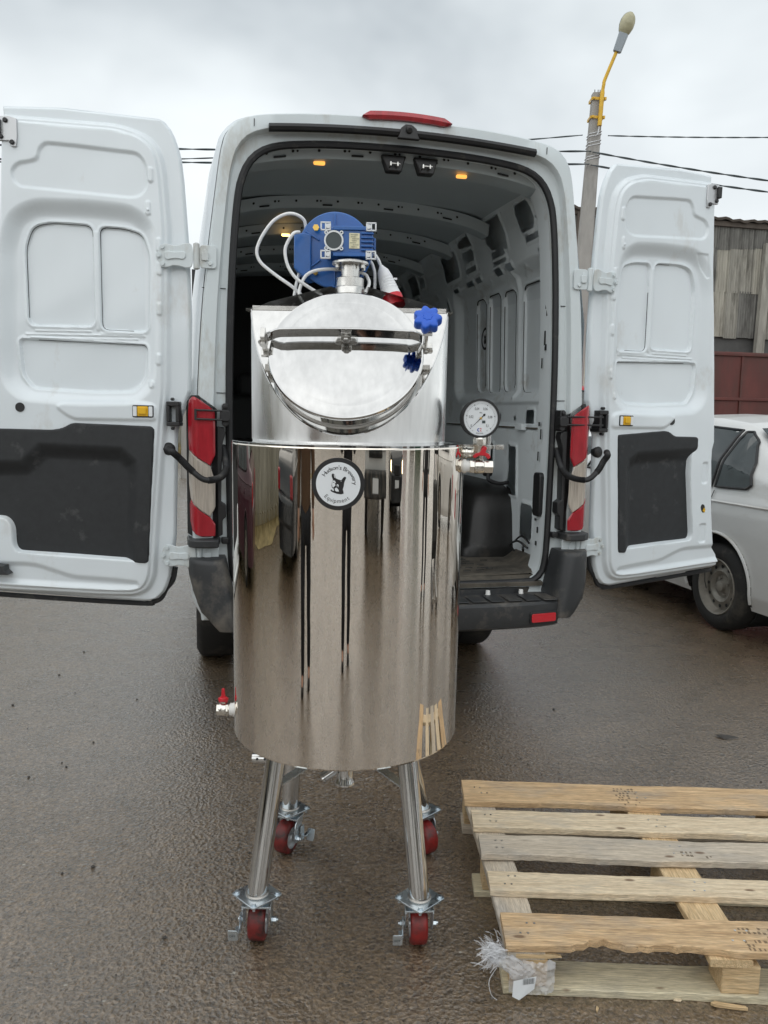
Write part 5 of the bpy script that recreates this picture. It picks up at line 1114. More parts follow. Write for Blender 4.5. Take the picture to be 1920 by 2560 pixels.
# stretch film bundle hooked on the pallet corner
film = thing('stretch_film', 'crumpled clear stretch film with barcode label wrapped round pallet corner block', 'plastic film', (.342, 1.90, 0))
u_ = np.linspace(0, 1, 40); v_ = np.linspace(0, 1, 26); U_, V2 = np.meshgrid(u_, v_)
def crump(x, y): return np.array([.012*mnoise.fractal(Vector((float(a)*5, float(b)*5, .3)), 1.0, 2.0, 4) for a, b in zip(np.ravel(x), np.ravel(y))]).reshape(np.shape(x))
X_ = .005+.118*U_; Z_f = .018+.082*V2+.02*(1-U_)*(V2-.3); Y_ = .012-.012*np.sin(U_*math.pi)+crump(U_, V2)
MB().grid(np.stack([X_, Y_, Z_f], 2)).build('film_wrap', 'film', film)
X_ = -.01+.03*np.cos(V2*6.28+.4)*(.5+.5*U_)+.05*U_-.045*(1-U_)+.012*crump(U_*2, V2)*40*.02; Y_ = .01+.018*np.sin(V2*6.28)*(.6+.4*U_)+crump(U_, V2*2); Z_f = .135-.065*U_+.012*np.sin(V2*6.28+1)+crump(V2, U_)*.8
MB().grid(np.stack([X_, Y_, Z_f], 2)).build('film_twist', 'film', film)
mb = MB()
for k in range(240):
    a = rad(100+150*rng.random()); ln = .012+.034*rng.random(); y = rng.normal(.01, .016)
    p0 = Vector((-.035+rng.normal(0, .012), y*.5, .125+rng.normal(0, .016))); d_ = Vector((math.cos(a), rng.normal(0, .5), math.sin(a)*.8)).normalized()
    p1 = p0+d_*ln*.6; p2 = p0+d_*ln+Vector((0, 0, -.012*rng.random())); w = Vector((rng.normal(), rng.normal(), rng.normal())).normalized()*.0016
    mb.add([p0-w, p0+w, p1-w, p1+w, p2-w*.6, p2+w*.6], [(0, 1, 3, 2), (2, 3, 5, 4)])
mb.tube([Vector(p) for p in spline([(-.03, 0, .09), (-.05, -.01, .06), (-.045, -.02, .03), (-.03, -.02, .015)], 6)], .0012, 5)
mb.build('film_strands', 'film', film, kind='stuff')
mb = MB(); mb.add([(.012, -.012, .062), (.070, -.014, .078), (.066, -.013, .042), (.028, -.016, .012), (.010, -.014, .02)], [(0, 1, 2, 3, 4)]); lb = mb.build('barcode_label', 'white', film, smooth=False)
mb = MB()
for k in range(14):
    x = .036+.0021*k; w = .0006+.0005*((k*7) % 3)/2; mb.add([(x, -.0152, .054+.0003*k), (x+w, -.0152, .054+.0003*k), (x+w, -.0152, .070+.0003*k), (x, -.0152, .070+.0003*k)], [(0, 1, 2, 3)])
mb.build('barcode_print', 'black', lb, smooth=False)
# wood splinters and crumbs on the asphalt
tag(MB().prism([(-.042, 0), (-.03, .008), (.0, .006), (.045, .004), (.05, -.003), (.02, -.006), (-.03, -.005)], lambda a, b, h: (a, b, h), 0, .010).build('wood_splinter', 'wood4', bevel=.002, loc=(.905, 1.885, .001)), 'long splinter of fresh wood lying on asphalt in front of the pallet', 'wood chip', 'wood chips by the pallet').rotation_euler = (0, 0, rad(-10))
tag(MB().prism([(-.012, 0), (.0, .006), (.012, .002), (.006, -.005)], lambda a, b, h: (a, b, h), 0, .005).build('wood_splinter', 'wood2', bevel=.001, loc=(.785, 1.905, .001)), 'small pale wood chip touching the near edge of the pallet', 'wood chip', 'wood chips by the pallet')
tag(MB().prism([(-.010, 0), (.0, .004), (.012, .003), (.006, -.003)], lambda a, b, h: (a, b, h), 0, .006).build('wood_splinter', 'wood4', bevel=.001, loc=(.566, 1.865, .001)), 'tiny orange wood chip on asphalt nearest the picture bottom', 'wood chip', 'wood chips by the pallet').rotation_euler = (0, 0, rad(70))
mb = MB(); icov = [(1, 0, 0), (-1, 0, 0), (0, 1, 0), (0, -1, 0), (0, 0, 1), (0, 0, -1)]; icf = [(0, 2, 4), (2, 1, 4), (1, 3, 4), (3, 0, 4), (2, 0, 5), (1, 2, 5), (3, 1, 5), (0, 3, 5)]
for k in range(260):
    y = 1.6+9*rng.random()**1.5; x = (rng.random()-.5)*1.3*y; s = .003+.006*rng.random()**3
    mb.add([(x+a*s*(.7+.6*rng.random()), y+b*s*(.7+.6*rng.random()), s*.4+c*s*.7) for a, b, c in icov], icf)
mb.build('loose_grit', 'stone', kind='stuff')
mb = MB()
for k in range(7):
    a = rad(20+14*k); mb.add([(0, 0, .004), (.02*math.cos(a)+.05*math.cos(a+.3), .035*math.sin(a), .012), (.09*math.cos(a*.7), .05*math.sin(a), .003), (.03*math.cos(a), .02*math.sin(a)-.006, .006)], [(0, 1, 2, 3)])
tag(mb.build('dead_leaf', 'stone', loc=(1.62, 3.62, 0)), 'withered dark leaf lying alone on the asphalt at right', 'leaf')

# ------------------------------------------------------------------ sedans
def sedan(name, label, paint, loc, rz, W=.84, fine=False, group=None, scale=1.):
    """local: y from rear axle forward, x right, origin on the ground under the rear axle"""
    c = thing(name, label, 'car', loc, rz, group); c.scale = (scale,)*3
    ny, nz = (300, 90) if fine else (110, 36)
    ys = np.linspace(-.98, 3.36, ny)
    top = lambda y: np.interp(y, [-.98, -.93, -.75, -.62, -.58, .02, .16, .5, .9, 1.35, 1.55, 2.35, 2.45, 3.2, 3.33, 3.36], [.70, .93, .99, 1.00, 1.01, 1.36, 1.405, 1.44, 1.45, 1.44, 1.41, .98, .96, .84, .74, .60])
    belt = lambda y: np.interp(y, [-.98, -.6, .3, 2.4, 3.3], [.90, .93, .93, .90, .74])
    wid = lambda y: np.interp(y, [-.98, -.93, -.80, -.5, 0, 1.2, 2.4, 3.0, 3.25, 3.36], [.62, .70, .775, .815, W, W, .835, .80, .74, .60])
    def prof(y):
        t, b, w = float(top(y)), min(float(belt(y)), float(top(y))-.012), float(wid(y))
        gh = max(0, t-b); P = [(w-.05, .20), (w-.012, .30), (w, .50), (w+.004, .68), (w, .80), (w-.012, min(.88, b-.01)), (w-.035, b)]
        k = min(1, gh/.40); P += [(w-.035-.10*k*.5, b+gh*.45), (w-.035-.19*k, b+gh*.86), (w-.06-.24*k, b+gh*.965), ((w-.1-.24*k)*.6, t), (0, t+.012*k)]
        return P
    rows = []
    for y in ys:
        P = np.array(prof(y)); d_ = np.r_[0, np.cumsum(np.linalg.norm(np.diff(P, axis=0), axis=1))]
        t = np.r_[np.linspace(0, d_[6], int(nz*.6)), np.linspace(d_[6], d_[-1], nz-int(nz*.6)+1)[1:]]
        h = np.stack([np.interp(t, d_, P[:, 0]), np.interp(t, d_, P[:, 1])], 1); full = np.vstack([h, h[-2::-1]*[-1, 1]])
        rows.append(np.stack([full[:, 0], np.full(len(full), y), full[:, 1]], 1))
    G = np.array(rows); cen_ = (G[:-1, :-1]+G[1:, 1:])/2; mask = np.ones(cen_.shape[:2], bool)
    for wy in (0, 2.49): mask &= ~((np.hypot(cen_[..., 1]-wy, cen_[..., 2]-.33) < .335) & (np.abs(cen_[..., 0]) > .5) & (cen_[..., 2] < .75))
    mb = MB().grid(G, mask)
    for e in (0, -1): o = len(mb.v); mb.v += [tuple(p) for p in G[e]]; mb.f.append(tuple(range(o, o+len(G[e]))))
    body = mb.build('body', paint, c, sharp=45)
    mb = MB(); mb.box((0, 1.2, .34), (1.3, 4.0, .26)); 
    for wy in (0, 2.49): mb.cyl((-.70, wy, .36), (.70, wy, .36), .345, n=28)
    mb.build('underbody', 'darkin', c)
    def side(y, z, sg, off=.006):
        P = prof(y); zz = [p[1] for p in P]; xx = [p[0] for p in P]; return (sg*(float(np.interp(z, zz, xx))+off+.008), y, z)
    for sg in (-1, 1):
        for poly in ([(-.06, .965), (.01, 1.32), (.03, 1.335), (.08, .965)], [(.14, .965), (.12, 1.345), (.80, 1.385), (.84, .965)], [(.90, .965), (.88, 1.385), (1.42, 1.36), (1.9, 1.06), (1.98, .965)]):
            if poly[0][0] < 0: poly = [(.10, .965), (-.20, .975), (-.235, 1.0), (-.17, 1.14), (-.06, 1.27), (.04, 1.335), (.085, 1.335)]
            P = np.array(poly); P = np.array([P[i]+(P[(i+1) % len(P)]-P[i])*t for i in range(len(P)) for t in np.linspace(0, 1, 8, endpoint=False)])
            ce = P.mean(0); mb = MB(); rows = [[side(*(ce+(p-ce)*k), sg, .004) for p in P] for k in (1.0, .8, .6, .4, .2, .01)]; mb.grid(np.array(rows), wrap=True); w_ = mb.build('window', 'glass', c)
            MB().tube([side(*p, sg, .004) for p in P], .009, 6, closed=True).build('window_seal', 'rubber', w_)
        for y0, y1 in ((.10, .86), (.88, 1.95)):
            mb = MB(); mb.tube([side(y0+.02*0, z, sg, .0005) for z in np.linspace(.26, .94, 14)], .0035, 4); mb.build('door_gap', 'darkin', c)
        MB().grid(np.array([[side(y, .875+dz-.01*(y < -.6), sg, of) for dz, of in ((-.012, 0), (-.004, .006), (.006, .001))] for y in np.linspace(-.85, 3.0, 60)])).build('crease', paint, c)
        for y in (.22, 1.02):
            mb = MB(); mb.box(side(y, .80, sg, .014), (.022, .15, .03)); mb.build('door_handle', paint, c, bevel=.008)
        for wy in (0, 2.49):
            arch = [side(wy+.338*math.cos(a), .33+.338*math.sin(a), sg, .004) for a in np.linspace(rad(-14), rad(194), 36)]
            MB().tube(arch, .010, 6).build('arch_lip', paint, c)
            MB().lathe(tyre_prof(.295, .18, .185), (sg*.735, wy, .295), (1, 0, 0), 56).build('tyre', 'tyre', c)
            ax = (sg, 0, 0); o_ = (sg*.735, wy, .295)
            mb = MB(); mb.lathe([(.192, .082), (.188, .090), (.180, .086), (.174, .060), (.165, .035), (.15, .030), (.125, .044), (.105, .052), (.085, .040), (.078, .030), (.05, .030), (.036, .034), (.034, .060), (.026, .064), (0, .064)], o_, ax, 48)
            rim = mb.build('rim', 'rim', c, sharp=50)
            mb = MB(); xx_, yy_, zz_ = frame(ax)
            for k in range(12): a = 2*math.pi*k/12; mb.lathe([(0, .0455), (.0125, .0455)], Vector(o_)+(xx_*math.cos(a)+yy_*math.sin(a))*.135+zz_*-.001, ax, 14)
            mb.each('rim_hole', 'darkin', rim)
            mb = MB()
            for k in range(4): a = 2*math.pi*k/4+.4; p = Vector(o_)+(xx_*math.cos(a)+yy_*math.sin(a))*.060; mb.cyl(p+zz_*.03, p+zz_*.046, .010, n=6)
            mb.each('wheel_nut', 'rim', rim)
        mb = MB(); mb.box((sg*.80, 1.72, 1.0), (.16, .10, .13)); mb.build('mirror', paint, c, bevel=.03)
        mb = MB(); mb.box((sg*.62, 3.24, .66), (.26, .12, .14)); mb.build('headlight', 'headl' if 'headlamps on' in label else 'chrome', c, bevel=.02)
        mb = MB(); mb.box((sg*.62, -.95, .78), (.22, .08, .2)); mb.build('tail_light', 'redlens', c, bevel=.02)
    def glass(y0, y1, nm):
        rows = []
        for y in np.linspace(y0, y1, 14):
            t = float(top(y)); w = float(wid(y)); k = min(1, max(0, t-.95)/.42); hw = (w-.13-.16*k); rows.append([(x, y-.006, t+.030-.014*(abs(x)/hw)**2*1.2) for x in np.linspace(-hw, hw, 14)])
        MB().grid(np.array(rows)).build(nm, 'glass', c)
    glass(-.54, .0, 'rear_window'); glass(1.58, 2.33, 'windscreen')
    mb = MB(); mb.box((0, -.985, .55), (1.42, .10, .26)); mb.box((0, 3.30, .48), (1.40, .14, .26)); mb.build('bumper', paint, c, bevel=.05)
    mb = MB(); mb.box((0, 3.36, .63), (.7, .05, .12)); mb.build('grille', 'blackpl', c, bevel=.01)
    mb = MB(); mb.box((0, 3.375, .46), (.50, .012, .11)); mb.build('number_plate', 'white', c)
    return c
CR = Vector((2.396, 5.63, 0))
sedan('parked_car', 'dirty silver sedan with steel wheels parked right beside the open van door', 'silver', CR+VR*.86, VAN_YAW, fine=True, scale=1.06)
sedan('parked_car', 'red car showing as a sliver behind the silver sedan and the right tail lamp', 'redcar', vw(5.6, 7.2, 0), VAN_YAW+rad(62), W=.86, scale=1.35)
sedan('parked_car', 'white car tucked between the red car and the silver sedan', 'whitecar', vw(4.05, 5.6, 0), VAN_YAW+rad(10), scale=.92)

# ------------------------------------------------------------------ warehouse behind on the right (van-parallel frame)
WV = 20.0
ware = thing('warehouse', 'old warehouse clad in stained corrugated asbestos sheets above a grey plinth', 'building', VO, VAN_YAW)
def sheet(u0, w, z0, z1, v, m):
    n = max(2, int(round(w/.105))); xs = np.linspace(0, w, n*6+1); rows = [[(u0+x, v-.022*math.cos(2*math.pi*x/(w/n)), z) for x in xs] for z in (z0, z1)]
    t = .012; rows = [[(a, b+t, c) for a, b, c in rows[0]]] + rows
    return MB().grid(np.array(rows)).build('sheet', m, ware, sharp=70)
u = 9.9
ms = ['sheetA', 'sheetC', 'sheetA', 'sheetB', 'sheetA', 'sheetC', 'sheetB', 'sheetA', 'sheetA', 'sheetB', 'sheetC']
k = 0
while u < 21:
    w = .455
    for r, (z0, z1) in enumerate(((4.17, 5.66), (5.60, 7.05), (6.98, 7.72))):
        if r < 2 and u < 11.6: m = 'sheetB'
        else: m = ms[int(rng.integers(0, len(ms)))] if r < 2 else 'sheetB'
        dz = rng.normal(0, .03) if r == 2 else rng.normal(0, .012)
        sheet(u+rng.normal(0, .006), w+.03, z0+dz-(.10*rng.random() if r == 2 else 0), z1+dz*0, WV-.012*r-.008*(k % 2), m)
    u += w; k += 1
mb = MB(); mb.box((15.4, WV+4.1, 3.95), (11.0, 8, 7.5)); mb.build('wall', 'plinth', ware)
rows = []
for k, uu in enumerate(np.linspace(9.6, 21.2, 90)): z = 7.86+.03*math.sin(k*1.7)+.02*math.sin(k*.6); rows.append([(uu, WV-.22, z-.07), (uu, WV-.24, z), (uu, WV+.5, z+.12), (uu, WV+8.4, z+1.3)])
MB().grid(np.array(rows)).build('roof', 'roofd', ware, sharp=20)
MB().box((15.4, WV-.06, 7.72), (11.2, .12, .16)).build('eaves_board', 'roofd', ware)
mb = MB(); mb.prism([(16.90, 3.5), (17.20, 3.5), (17.26, 7.18), (17.0, 7.18)], lambda a, b, h: (a, WV-.10-h, b), 0, .16); mb.build('buttress', 'sheetA', ware)
mb = MB(); mb.box((10.4, WV-.2, 6.0), (.06, .06, 3.4)); mb.build('drain_pipe', 'roofd', ware)
# maroon freight wagon / container in front of it
cont = thing('metal_container', 'long rusty maroon metal container standing before the grey warehouse', 'container', VO, VAN_YAW)
mb = MB(); mb.box((17.0, WV-1.2, 1.75), (8.4, 2.2, 3.5)); mb.build('side_wall', 'maroonw', cont, bevel=.02)
for z in (3.42, 2.11, .6):
    MB().box((17.0, WV-2.33, z), (8.42, .07, .09)).build('rail', 'maroonw', cont, bevel=.015)
for uu in np.arange(13.4, 21, 1.5): MB().box((uu, WV-2.315, 1.75), (.06, .05, 3.4)).build('side_post', 'maroonw', cont, bevel=.01)
# pale rendered house glimpsed between van and right door
hs_ = thing('rendered_house', 'pale rendered building with worn brick top course glimpsed beside the lamp post', 'building', VO, VAN_YAW)
MB().box((9.2, 17.5, 1.72), (3.2, 5.0, 3.44)).build('wall', 'render', hs_)
for r in range(5):
    for kk_ in range(12):
        uu = 7.66+.265*kk_+.13*(r % 2)
        if uu < 10.7: MB().box((uu+.125, 14.98+.01*rng.random(), 3.48+.078*r), (.25, .12, .066)).build('brick', 'brick', hs_)
MB().box((9.2, 15.05, 3.92), (3.3, .3, .12)).build('cornice', 'render', hs_)
MB().box((9.2, 17.4, 4.0), (3.2, 4.9, .04)).build('roof', 'roofd', hs_)
MB().box((9.0, 17.2, 4.7), (2.6, 3.6, 1.3)).build('upper_floor', 'roofwin', hs_)
MB().box((7.98, 14.97, 2.75), (.12, .03, .08)).build('vent', 'darkin', hs_)

# ------------------------------------------------------------------ lamp post, wires
lamp = thing('street_lamp', 'leaning concrete lamp post with a yellow arm and oval lamp head', 'street lamp', (2.93, 13, 0))
p0, p1 = Vector((0, 0, 0)), Vector((.232, 0, 6.43)); x_, y_, z_ = frame(p1-p0)
mb = MB()
rows = []
for t, w in ((0, .155), (1, .082)):
    c = p0+(p1-p0)*t; rows.append([c+Vector((a*w, b*w*.9, 0)) for a, b in ((-.8, -1), (.8, -1), (1, -.7), (1, .7), (.8, 1), (-.8, 1), (-1, .7), (-1, -.7))])
mb.grid(np.array([[tuple(q) for q in r] for r in rows]), wrap=True); mb.f.append(tuple(range(8, 16))); mb.build('post', 'polec', lamp, sharp=20)
mb = MB()
for dx in (-.05, .0, .03): mb.cyl(p1+Vector((dx, -.03, -.02)), p1+Vector((dx, -.03, .05)), .006, n=6)
mb.build('rebar', 'stone', lamp, kind='stuff')
mb = MB(); mb.tube([Vector(p) for p in [(.255, -.13, 5.92), (.275, -.13, 6.40)]+[tuple(q) for q in spline([(.278, -.13, 6.44), (.287, -.14, 6.52), (.305, -.14, 6.60), (.458, -.16, 7.0)], 6)]], [.034, .034]+[.026]*19, 12); mb.build('arm', 'yellowp', lamp)
mb = MB()
for z in (6.33, 6.06):
    c = .232*z/6.43; mb.grid(np.array([[(c+a*.105, b*.10, z+dz) for a, b in ((-1, -1), (1, -1), (1, 1), (-1, 1))] for dz in (-.02, .02)]), wrap=True); mb.box((c-.07, -.115, z), (.03, .03, .03)); mb.box((c+.10, -.11, z-.01), (.03, .04, .04))
mb.each('arm_clamp', 'yellowp', lamp)
ha, hb = Vector((.455, -.16, 6.97)), Vector((.625, -.26, 7.52)); hd = (hb-ha).normalized(); hx, hy, hz2 = frame(hd)
sdv = hd.cross(Vector((0, -1, 0))).normalized(); nv = hd.cross(sdv)
def HPt(a, b, l): return ha+sdv*a+nv*b+hd*l
mb = MB(); mb.prism([(-.075, -.055), (.055, -.055), (.075, .0), (.055, .05), (-.055, .05), (-.075, .0)], lambda a, b, h: HPt(a*(1-.15*(h < .1)), b, h), 0, .26); hs2 = mb.build('lamp_housing', 'lampgrey', lamp, bevel=.008)
rows = []
for t in np.linspace(0, 1, 18):
    w = .060+.052*math.sin(min(1, t*1.25)*math.pi*.62) if t < .8 else None
    w = np.interp(t, [0, .1, .35, .6, .8, .92, 1], [.062, .085, .108, .108, .088, .06, .02]); d_ = np.interp(t, [0, .2, .5, .8, 1], [.03, .07, .085, .06, .01])
    rows.append([HPt(w*math.cos(a), (d_ if math.sin(a) < 0 else .045*w/.1)*math.sin(a), .25+.31*t) for a in np.linspace(0, 2*math.pi, 24, endpoint=False)])
mb = MB().grid(np.array([[tuple(q) for q in r] for r in rows]), wrap=True); mb.build('lamp_diffuser', 'lamplens', lamp)
rows = [[HPt(w*1.03*math.cos(a), .012+.055*max(0, math.sin(a)), .25+.315*t) for a in np.linspace(-.15, math.pi+.15, 14)] for t, w in zip(np.linspace(0, 1, 18), [np.interp(t, [0, .1, .35, .6, .8, .92, 1], [.062, .085, .108, .108, .088, .06, .02]) for t in np.linspace(0, 1, 18)])]
MB().grid(np.array([[tuple(q) for q in r] for r in rows])).build('lamp_hood', 'lampgrey', lamp)
mb = MB()
for z in (5.80, 5.71, 5.66, 5.50, 5.46, 5.84):
    c = .232*z/6.43; w = .155-.073*z/6.43+.004; mb.tube([(c+a*w, b*w*.92, z+.02*a) for a, b in ((-1, -1), (1, -1), (1, 1), (-1, 1))], .007, 6, closed=True)
mb.tube([Vector(p) for p in spline([(.25, -.13, 5.92), (.23, -.13, 5.8), (.18, -.12, 5.78)], 5)], .008, 6); mb.build('strap', 'clampst', lamp, kind='stuff')
def sag(a, b, s, n=24): a, b = Vector(a), Vector(b); return [a+(b-a)*t-Vector((0, 0, s*4*t*(1-t))) for t in np.linspace(0, 1, n)]
def wire(pts, r, label, twist=0):
    mb = MB()
    if twist:
        L_ = 0; P = [Vector(p) for p in pts]; Q = []
        dens = []
        for i in range(len(P)-1):
            for t in np.linspace(0, 1, 8, endpoint=False): dens.append(P[i]+(P[i+1]-P[i])*t)
        for ph in (0, math.pi): mb.tube([p+Vector((0, math.cos(k*.55+ph)*twist, math.sin(k*.55+ph)*twist)) for k, p in enumerate(dens)], r, 5)
    else: mb.tube(pts, r, 6)
    return tag(mb.build('overhead_cable', 'wire', None), label, 'cable', 'overhead cables strung past the lamp post')
wire(sag((3.33, 12.9, 5.79), (13.0, 13.5, 6.50), .15), .007, 'thin service cable running right from the lamp post insulator', .005)
wire(sag((2.94, 12.9, 5.79), (-12, 13.5, 5.45), .25), .007, 'thin service cable running left from the lamp post behind the van roof', .005)
wire(sag((3.10, 12.88, 5.54), (13.0, 10.5, 4.20), .28), .0085, 'upper thick twisted cable dropping right from the lamp post', .008)
wire(sag((3.08, 12.88, 5.35), (13.0, 10.5, 4.05), .25), .0085, 'lower thick twisted cable dropping right from the lamp post', .008)
wire(sag((3.08, 12.88, 5.55), (-12, 12.9, 5.6), .10), .0085, 'upper thick twisted cable running left between van and door', .008)
wire(sag((3.06, 12.88, 5.36), (-12, 12.9, 5.35), .08), .0085, 'lower thick twisted cable running left between van and door', .008)
for x, dr in ((3.34, 1), (2.93, -1)):
    mb = MB(); mb.cyl((x-.06*dr, 12.9, 5.79), (x+.06*dr, 12.9, 5.79), .026, .045, 12); mb.tube([Vector((x-.06*dr, 12.9, 5.79)), Vector((x-.16*dr, 12.9, 5.82)), Vector((x-.27*dr, 12.9, 5.79)), Vector((x-.16*dr, 12.9, 5.765)), Vector((x-.06*dr, 12.9, 5.79))], .006, 5)
    if dr < 0: mb.cyl((2.96, 12.9, 5.72), (2.96, 12.9, 5.60), .018, .006, 8); mb.tube([(2.96, 12.9, 5.78), (2.96, 12.9, 5.72)], .004, 5)
    mb.build('cable_anchor', 'wire', lamp)
dp = tag(MB().cyl((0, 0, 0), (.02, 0, 4.02), .12, .06, 12).build('utility_pole', 'polec', loc=vw(-1.2, 14.6, 0)), 'thin grey pole top showing in the gap left of the van', 'pole')

# ------------------------------------------------------------------ concrete fence along the left, seen in the gap and in the kettle
fn = thing('concrete_fence', 'pale ribbed concrete fence with dry grass running along the left', 'fence', (-7.6, -8, 0))
fp = None
for k in range(20):
    y = 3*k
    if fp is None:
        gx = np.linspace(0, 2.94, 72); rows = [[(.02*(1 if (int(x/.21) % 2) else -1)*(.15 < z < 2.05), x, z) for x in gx] for z in (0, .14, .16, 2.04, 2.06, 2.25)]
        rows += [[(-.10, x, 2.25) for x in gx], [(-.10, x, 0) for x in gx]]
        fp = MB().grid(np.array(rows)).build('fence_panel', 'fencec', fn, sharp=20)
    else:
        q = fp.copy(); S.collection.objects.link(q); q.parent = fn; q.location.y = y
for k in range(21):
    MB().box((-.03, 3*k-.03, 1.15), (.2, .16, 2.3)).build('fence_post', 'fencec', fn, bevel=.01)
mb = MB()
for k in range(5200):
    y = -8+55*rng.random(); x = -7.5+.9*abs(rng.normal(0, .5)); h = .12+.38*rng.random(); a = rng.random()*6.28; l = .25*rng.normal(); w = .010+.01*(y > 15)
    mb.add([(x-w*math.cos(a), y-w*math.sin(a), 0), (x+w*math.cos(a), y+w*math.sin(a), 0), (x+l*h+.3*h, y+.5*h*rng.normal(), h)], [(0, 1, 2)])
mb.build('dry_grass', 'grass', smooth=False, kind='stuff')
rows = [[(x, y, .004 if x < -6.3 else .004) for y in np.linspace(-8, 48, 60)] for x in (-7.5, -7.0, -6.4)]
rows[2] = [(x+.25*math.sin(y*1.3)+.15*math.sin(y*3.1), y, z) for x, y, z in rows[2]]
MB().grid(np.array(rows)).build('verge', 'grass', kind='structure')

# ------------------------------------------------------------------ what stands behind and beside the camera (mirrored in the kettle)
def skinned(name, m, parent, pts, edges, radii, root=0, lv=2, loc=None):
    me = bpy.data.meshes.new(name); me.from_pydata([tuple(p) for p in pts], edges, []); me.update(); me.materials.append(M[m])
    o = bpy.data.objects.new(name, me); S.collection.objects.link(o); o.parent = parent
    md = o.modifiers.new('skin', 'SKIN'); md.use_smooth_shade = True
    for i, r in enumerate(radii): me.skin_vertices[0].data[i].radius = (r, r) if not hasattr(r, '__len__') else r
    me.skin_vertices[0].data[root].use_root = True
    sb = o.modifiers.new('sub', 'SUBSURF'); sb.levels = sb.render_levels = lv
    return o
def person(label, loc, rz, hands, top='jblack', legs='trous', stride=.06, height=1.0, phone=False):
    """facing +y; hands = ((x,y,z) left elbow, left hand, right elbow, right hand)"""
    p = thing('person', label, 'person', loc, rz); p.scale = (height,)*3
    le, lh, re, rh = hands
    J = [(0, 0, .96), (0, .0, 1.12), (0, -.01, 1.30), (0, -.01, 1.44), (0, .005, 1.53), (0, .02, 1.60), (0, .025, 1.68), (0, .02, 1.76),
         (-.10, 0, .92), (-.11, .01+stride, .50), (-.115, -.02+stride, .09), (-.12, .12+stride, .035), (.10, 0, .92), (.11, .01-stride, .50), (.115, -.02-stride, .09), (.12, .12-stride, .035),
         (-.185, -.01, 1.43), le, lh, (.185, -.01, 1.43), re, rh]
    E_ = [(0, 1), (1, 2), (2, 3), (3, 4), (4, 5), (5, 6), (6, 7), (0, 8), (8, 9), (9, 10), (10, 11), (0, 12), (12, 13), (13, 14), (14, 15), (3, 16), (16, 17), (17, 18), (3, 19), (19, 20), (20, 21)]
    Rr_ = [(.15, .11), (.14, .10), (.16, .115), (.10, .085), .055, (.072, .085), (.078, .098), (.055, .07), .085, .055, .038, .034, .085, .055, .038, .034, .06, .042, .028, .06, .042, .028]
    # five separate bent fingers per hand
    for (el, hd_, sg) in ((le, lh, -1), (re, rh, 1)):
        ib = 18 if sg < 0 else 21; d = (Vector(hd_)-Vector(el)).normalized(); sidev = d.cross(Vector((0, 0, 1))).normalized(); upv = sidev.cross(d)
        for k, (off, ln) in enumerate(((-.027, .062), (-.009, .074), (.009, .070), (.026, .054))):
            b0 = Vector(hd_)+d*.055+sidev*off; J += [tuple(b0), tuple(b0+d*ln*.55-upv*.008), tuple(b0+d*ln*.85-upv*.030)]; n_ = len(J); E_ += [(ib, n_-3), (n_-3, n_-2), (n_-2, n_-1)]; Rr_ += [.0105, .0085, .007]
        b0 = Vector(hd_)+d*.012-sidev*.03*sg; J += [tuple(b0), tuple(b0+d*.035-sidev*.014*sg-upv*.012)]; n_ = len(J); E_ += [(ib, n_-2), (n_-2, n_-1)]; Rr_ += [.011, .009]
    skinned('body', 'skin', p, J, E_, Rr_, 0, 1)
    jp = [(0, 0, .86), (0, 0, 1.05), (0, -.01, 1.28), (0, -.012, 1.44), (0, 0, 1.51), (-.195, -.012, 1.43), le, tuple(Vector(lh)+(Vector(le)-Vector(lh))*.12), (.195, -.012, 1.43), re, tuple(Vector(rh)+(Vector(re)-Vector(rh))*.12)]
    skinned('jacket', top, p, jp, [(0, 1), (1, 2), (2, 3), (3, 4), (3, 5), (5, 6), (6, 7), (3, 8), (8, 9), (9, 10)], [(.19, .145), (.185, .14), (.20, .15), (.13, .11), .075, .085, .066, .05, .085, .066, .05], 1)
    tp = [(0, 0, .93), (-.10, 0, .88), (-.11, .01+stride, .50), (-.115, -.02+stride, .05), (.10, 0, .88), (.11, .01-stride, .50), (.115, -.02-stride, .05)]
    skinned('trousers', legs, p, tp, [(0, 1), (1, 2), (2, 3), (0, 4), (4, 5), (5, 6)], [(.165, .125), .105, .078, .066, .105, .078, .066], 0)
    for sg, st in ((-1, stride), (1, -stride)):
        mb = MB(); mb.prism(chaikin([(-.045, -.09), (.045, -.09), (.05, .05), (.035, .17), (-.02, .18), (-.045, .10)], 2), lambda a, b, h: (sg*(.118-a*sg*0)+a, b+st-.02, h*(1-.35*max(0, b)/.18)), 0, .085); mb.build('shoe', 'shoe', p, bevel=.012)
    mb = MB(); n = 18
    rows = []
    for t in np.linspace(0, 1, 9):
        a = t*math.pi*.56; rows.append([(.088*math.sin(a)*math.cos(q), .012+.108*math.sin(a)*math.sin(q)-.015*math.sin(a), 1.695+.118*math.cos(a)-(.05*math.sin(a) if math.sin(q) < -.1 else 0)) for q in np.linspace(0, 2*math.pi, n, endpoint=False)])
    mb.grid(np.array(rows), wrap=True).build('hair', 'hair', p)
    mb = MB(); mb.prism([(-.012, 1.655), (.012, 1.655), (.007, 1.695), (-.007, 1.695)], lambda a, b, h: (a, .105+h*(1-(b-1.655)/.06), b), 0, .028); mb.box((0, .105, 1.625), (.045, .012, .008)); mb.build('nose_and_mouth', 'skin', p, bevel=.003)
    mb = MB()
    for sg in (-1, 1): mb.lathe([(0, .008), (.009, .005), (.011, 0)], (sg*.033, .105, 1.692), (0, 1, 0), 10)
    mb.build('eye', 'black', p)
    mb = MB()
    for sg in (-1, 1): mb.box((sg*.082, .01, 1.675), (.014, .03, .058))
    mb.build('ear', 'skin', p, bevel=.006)
    return p
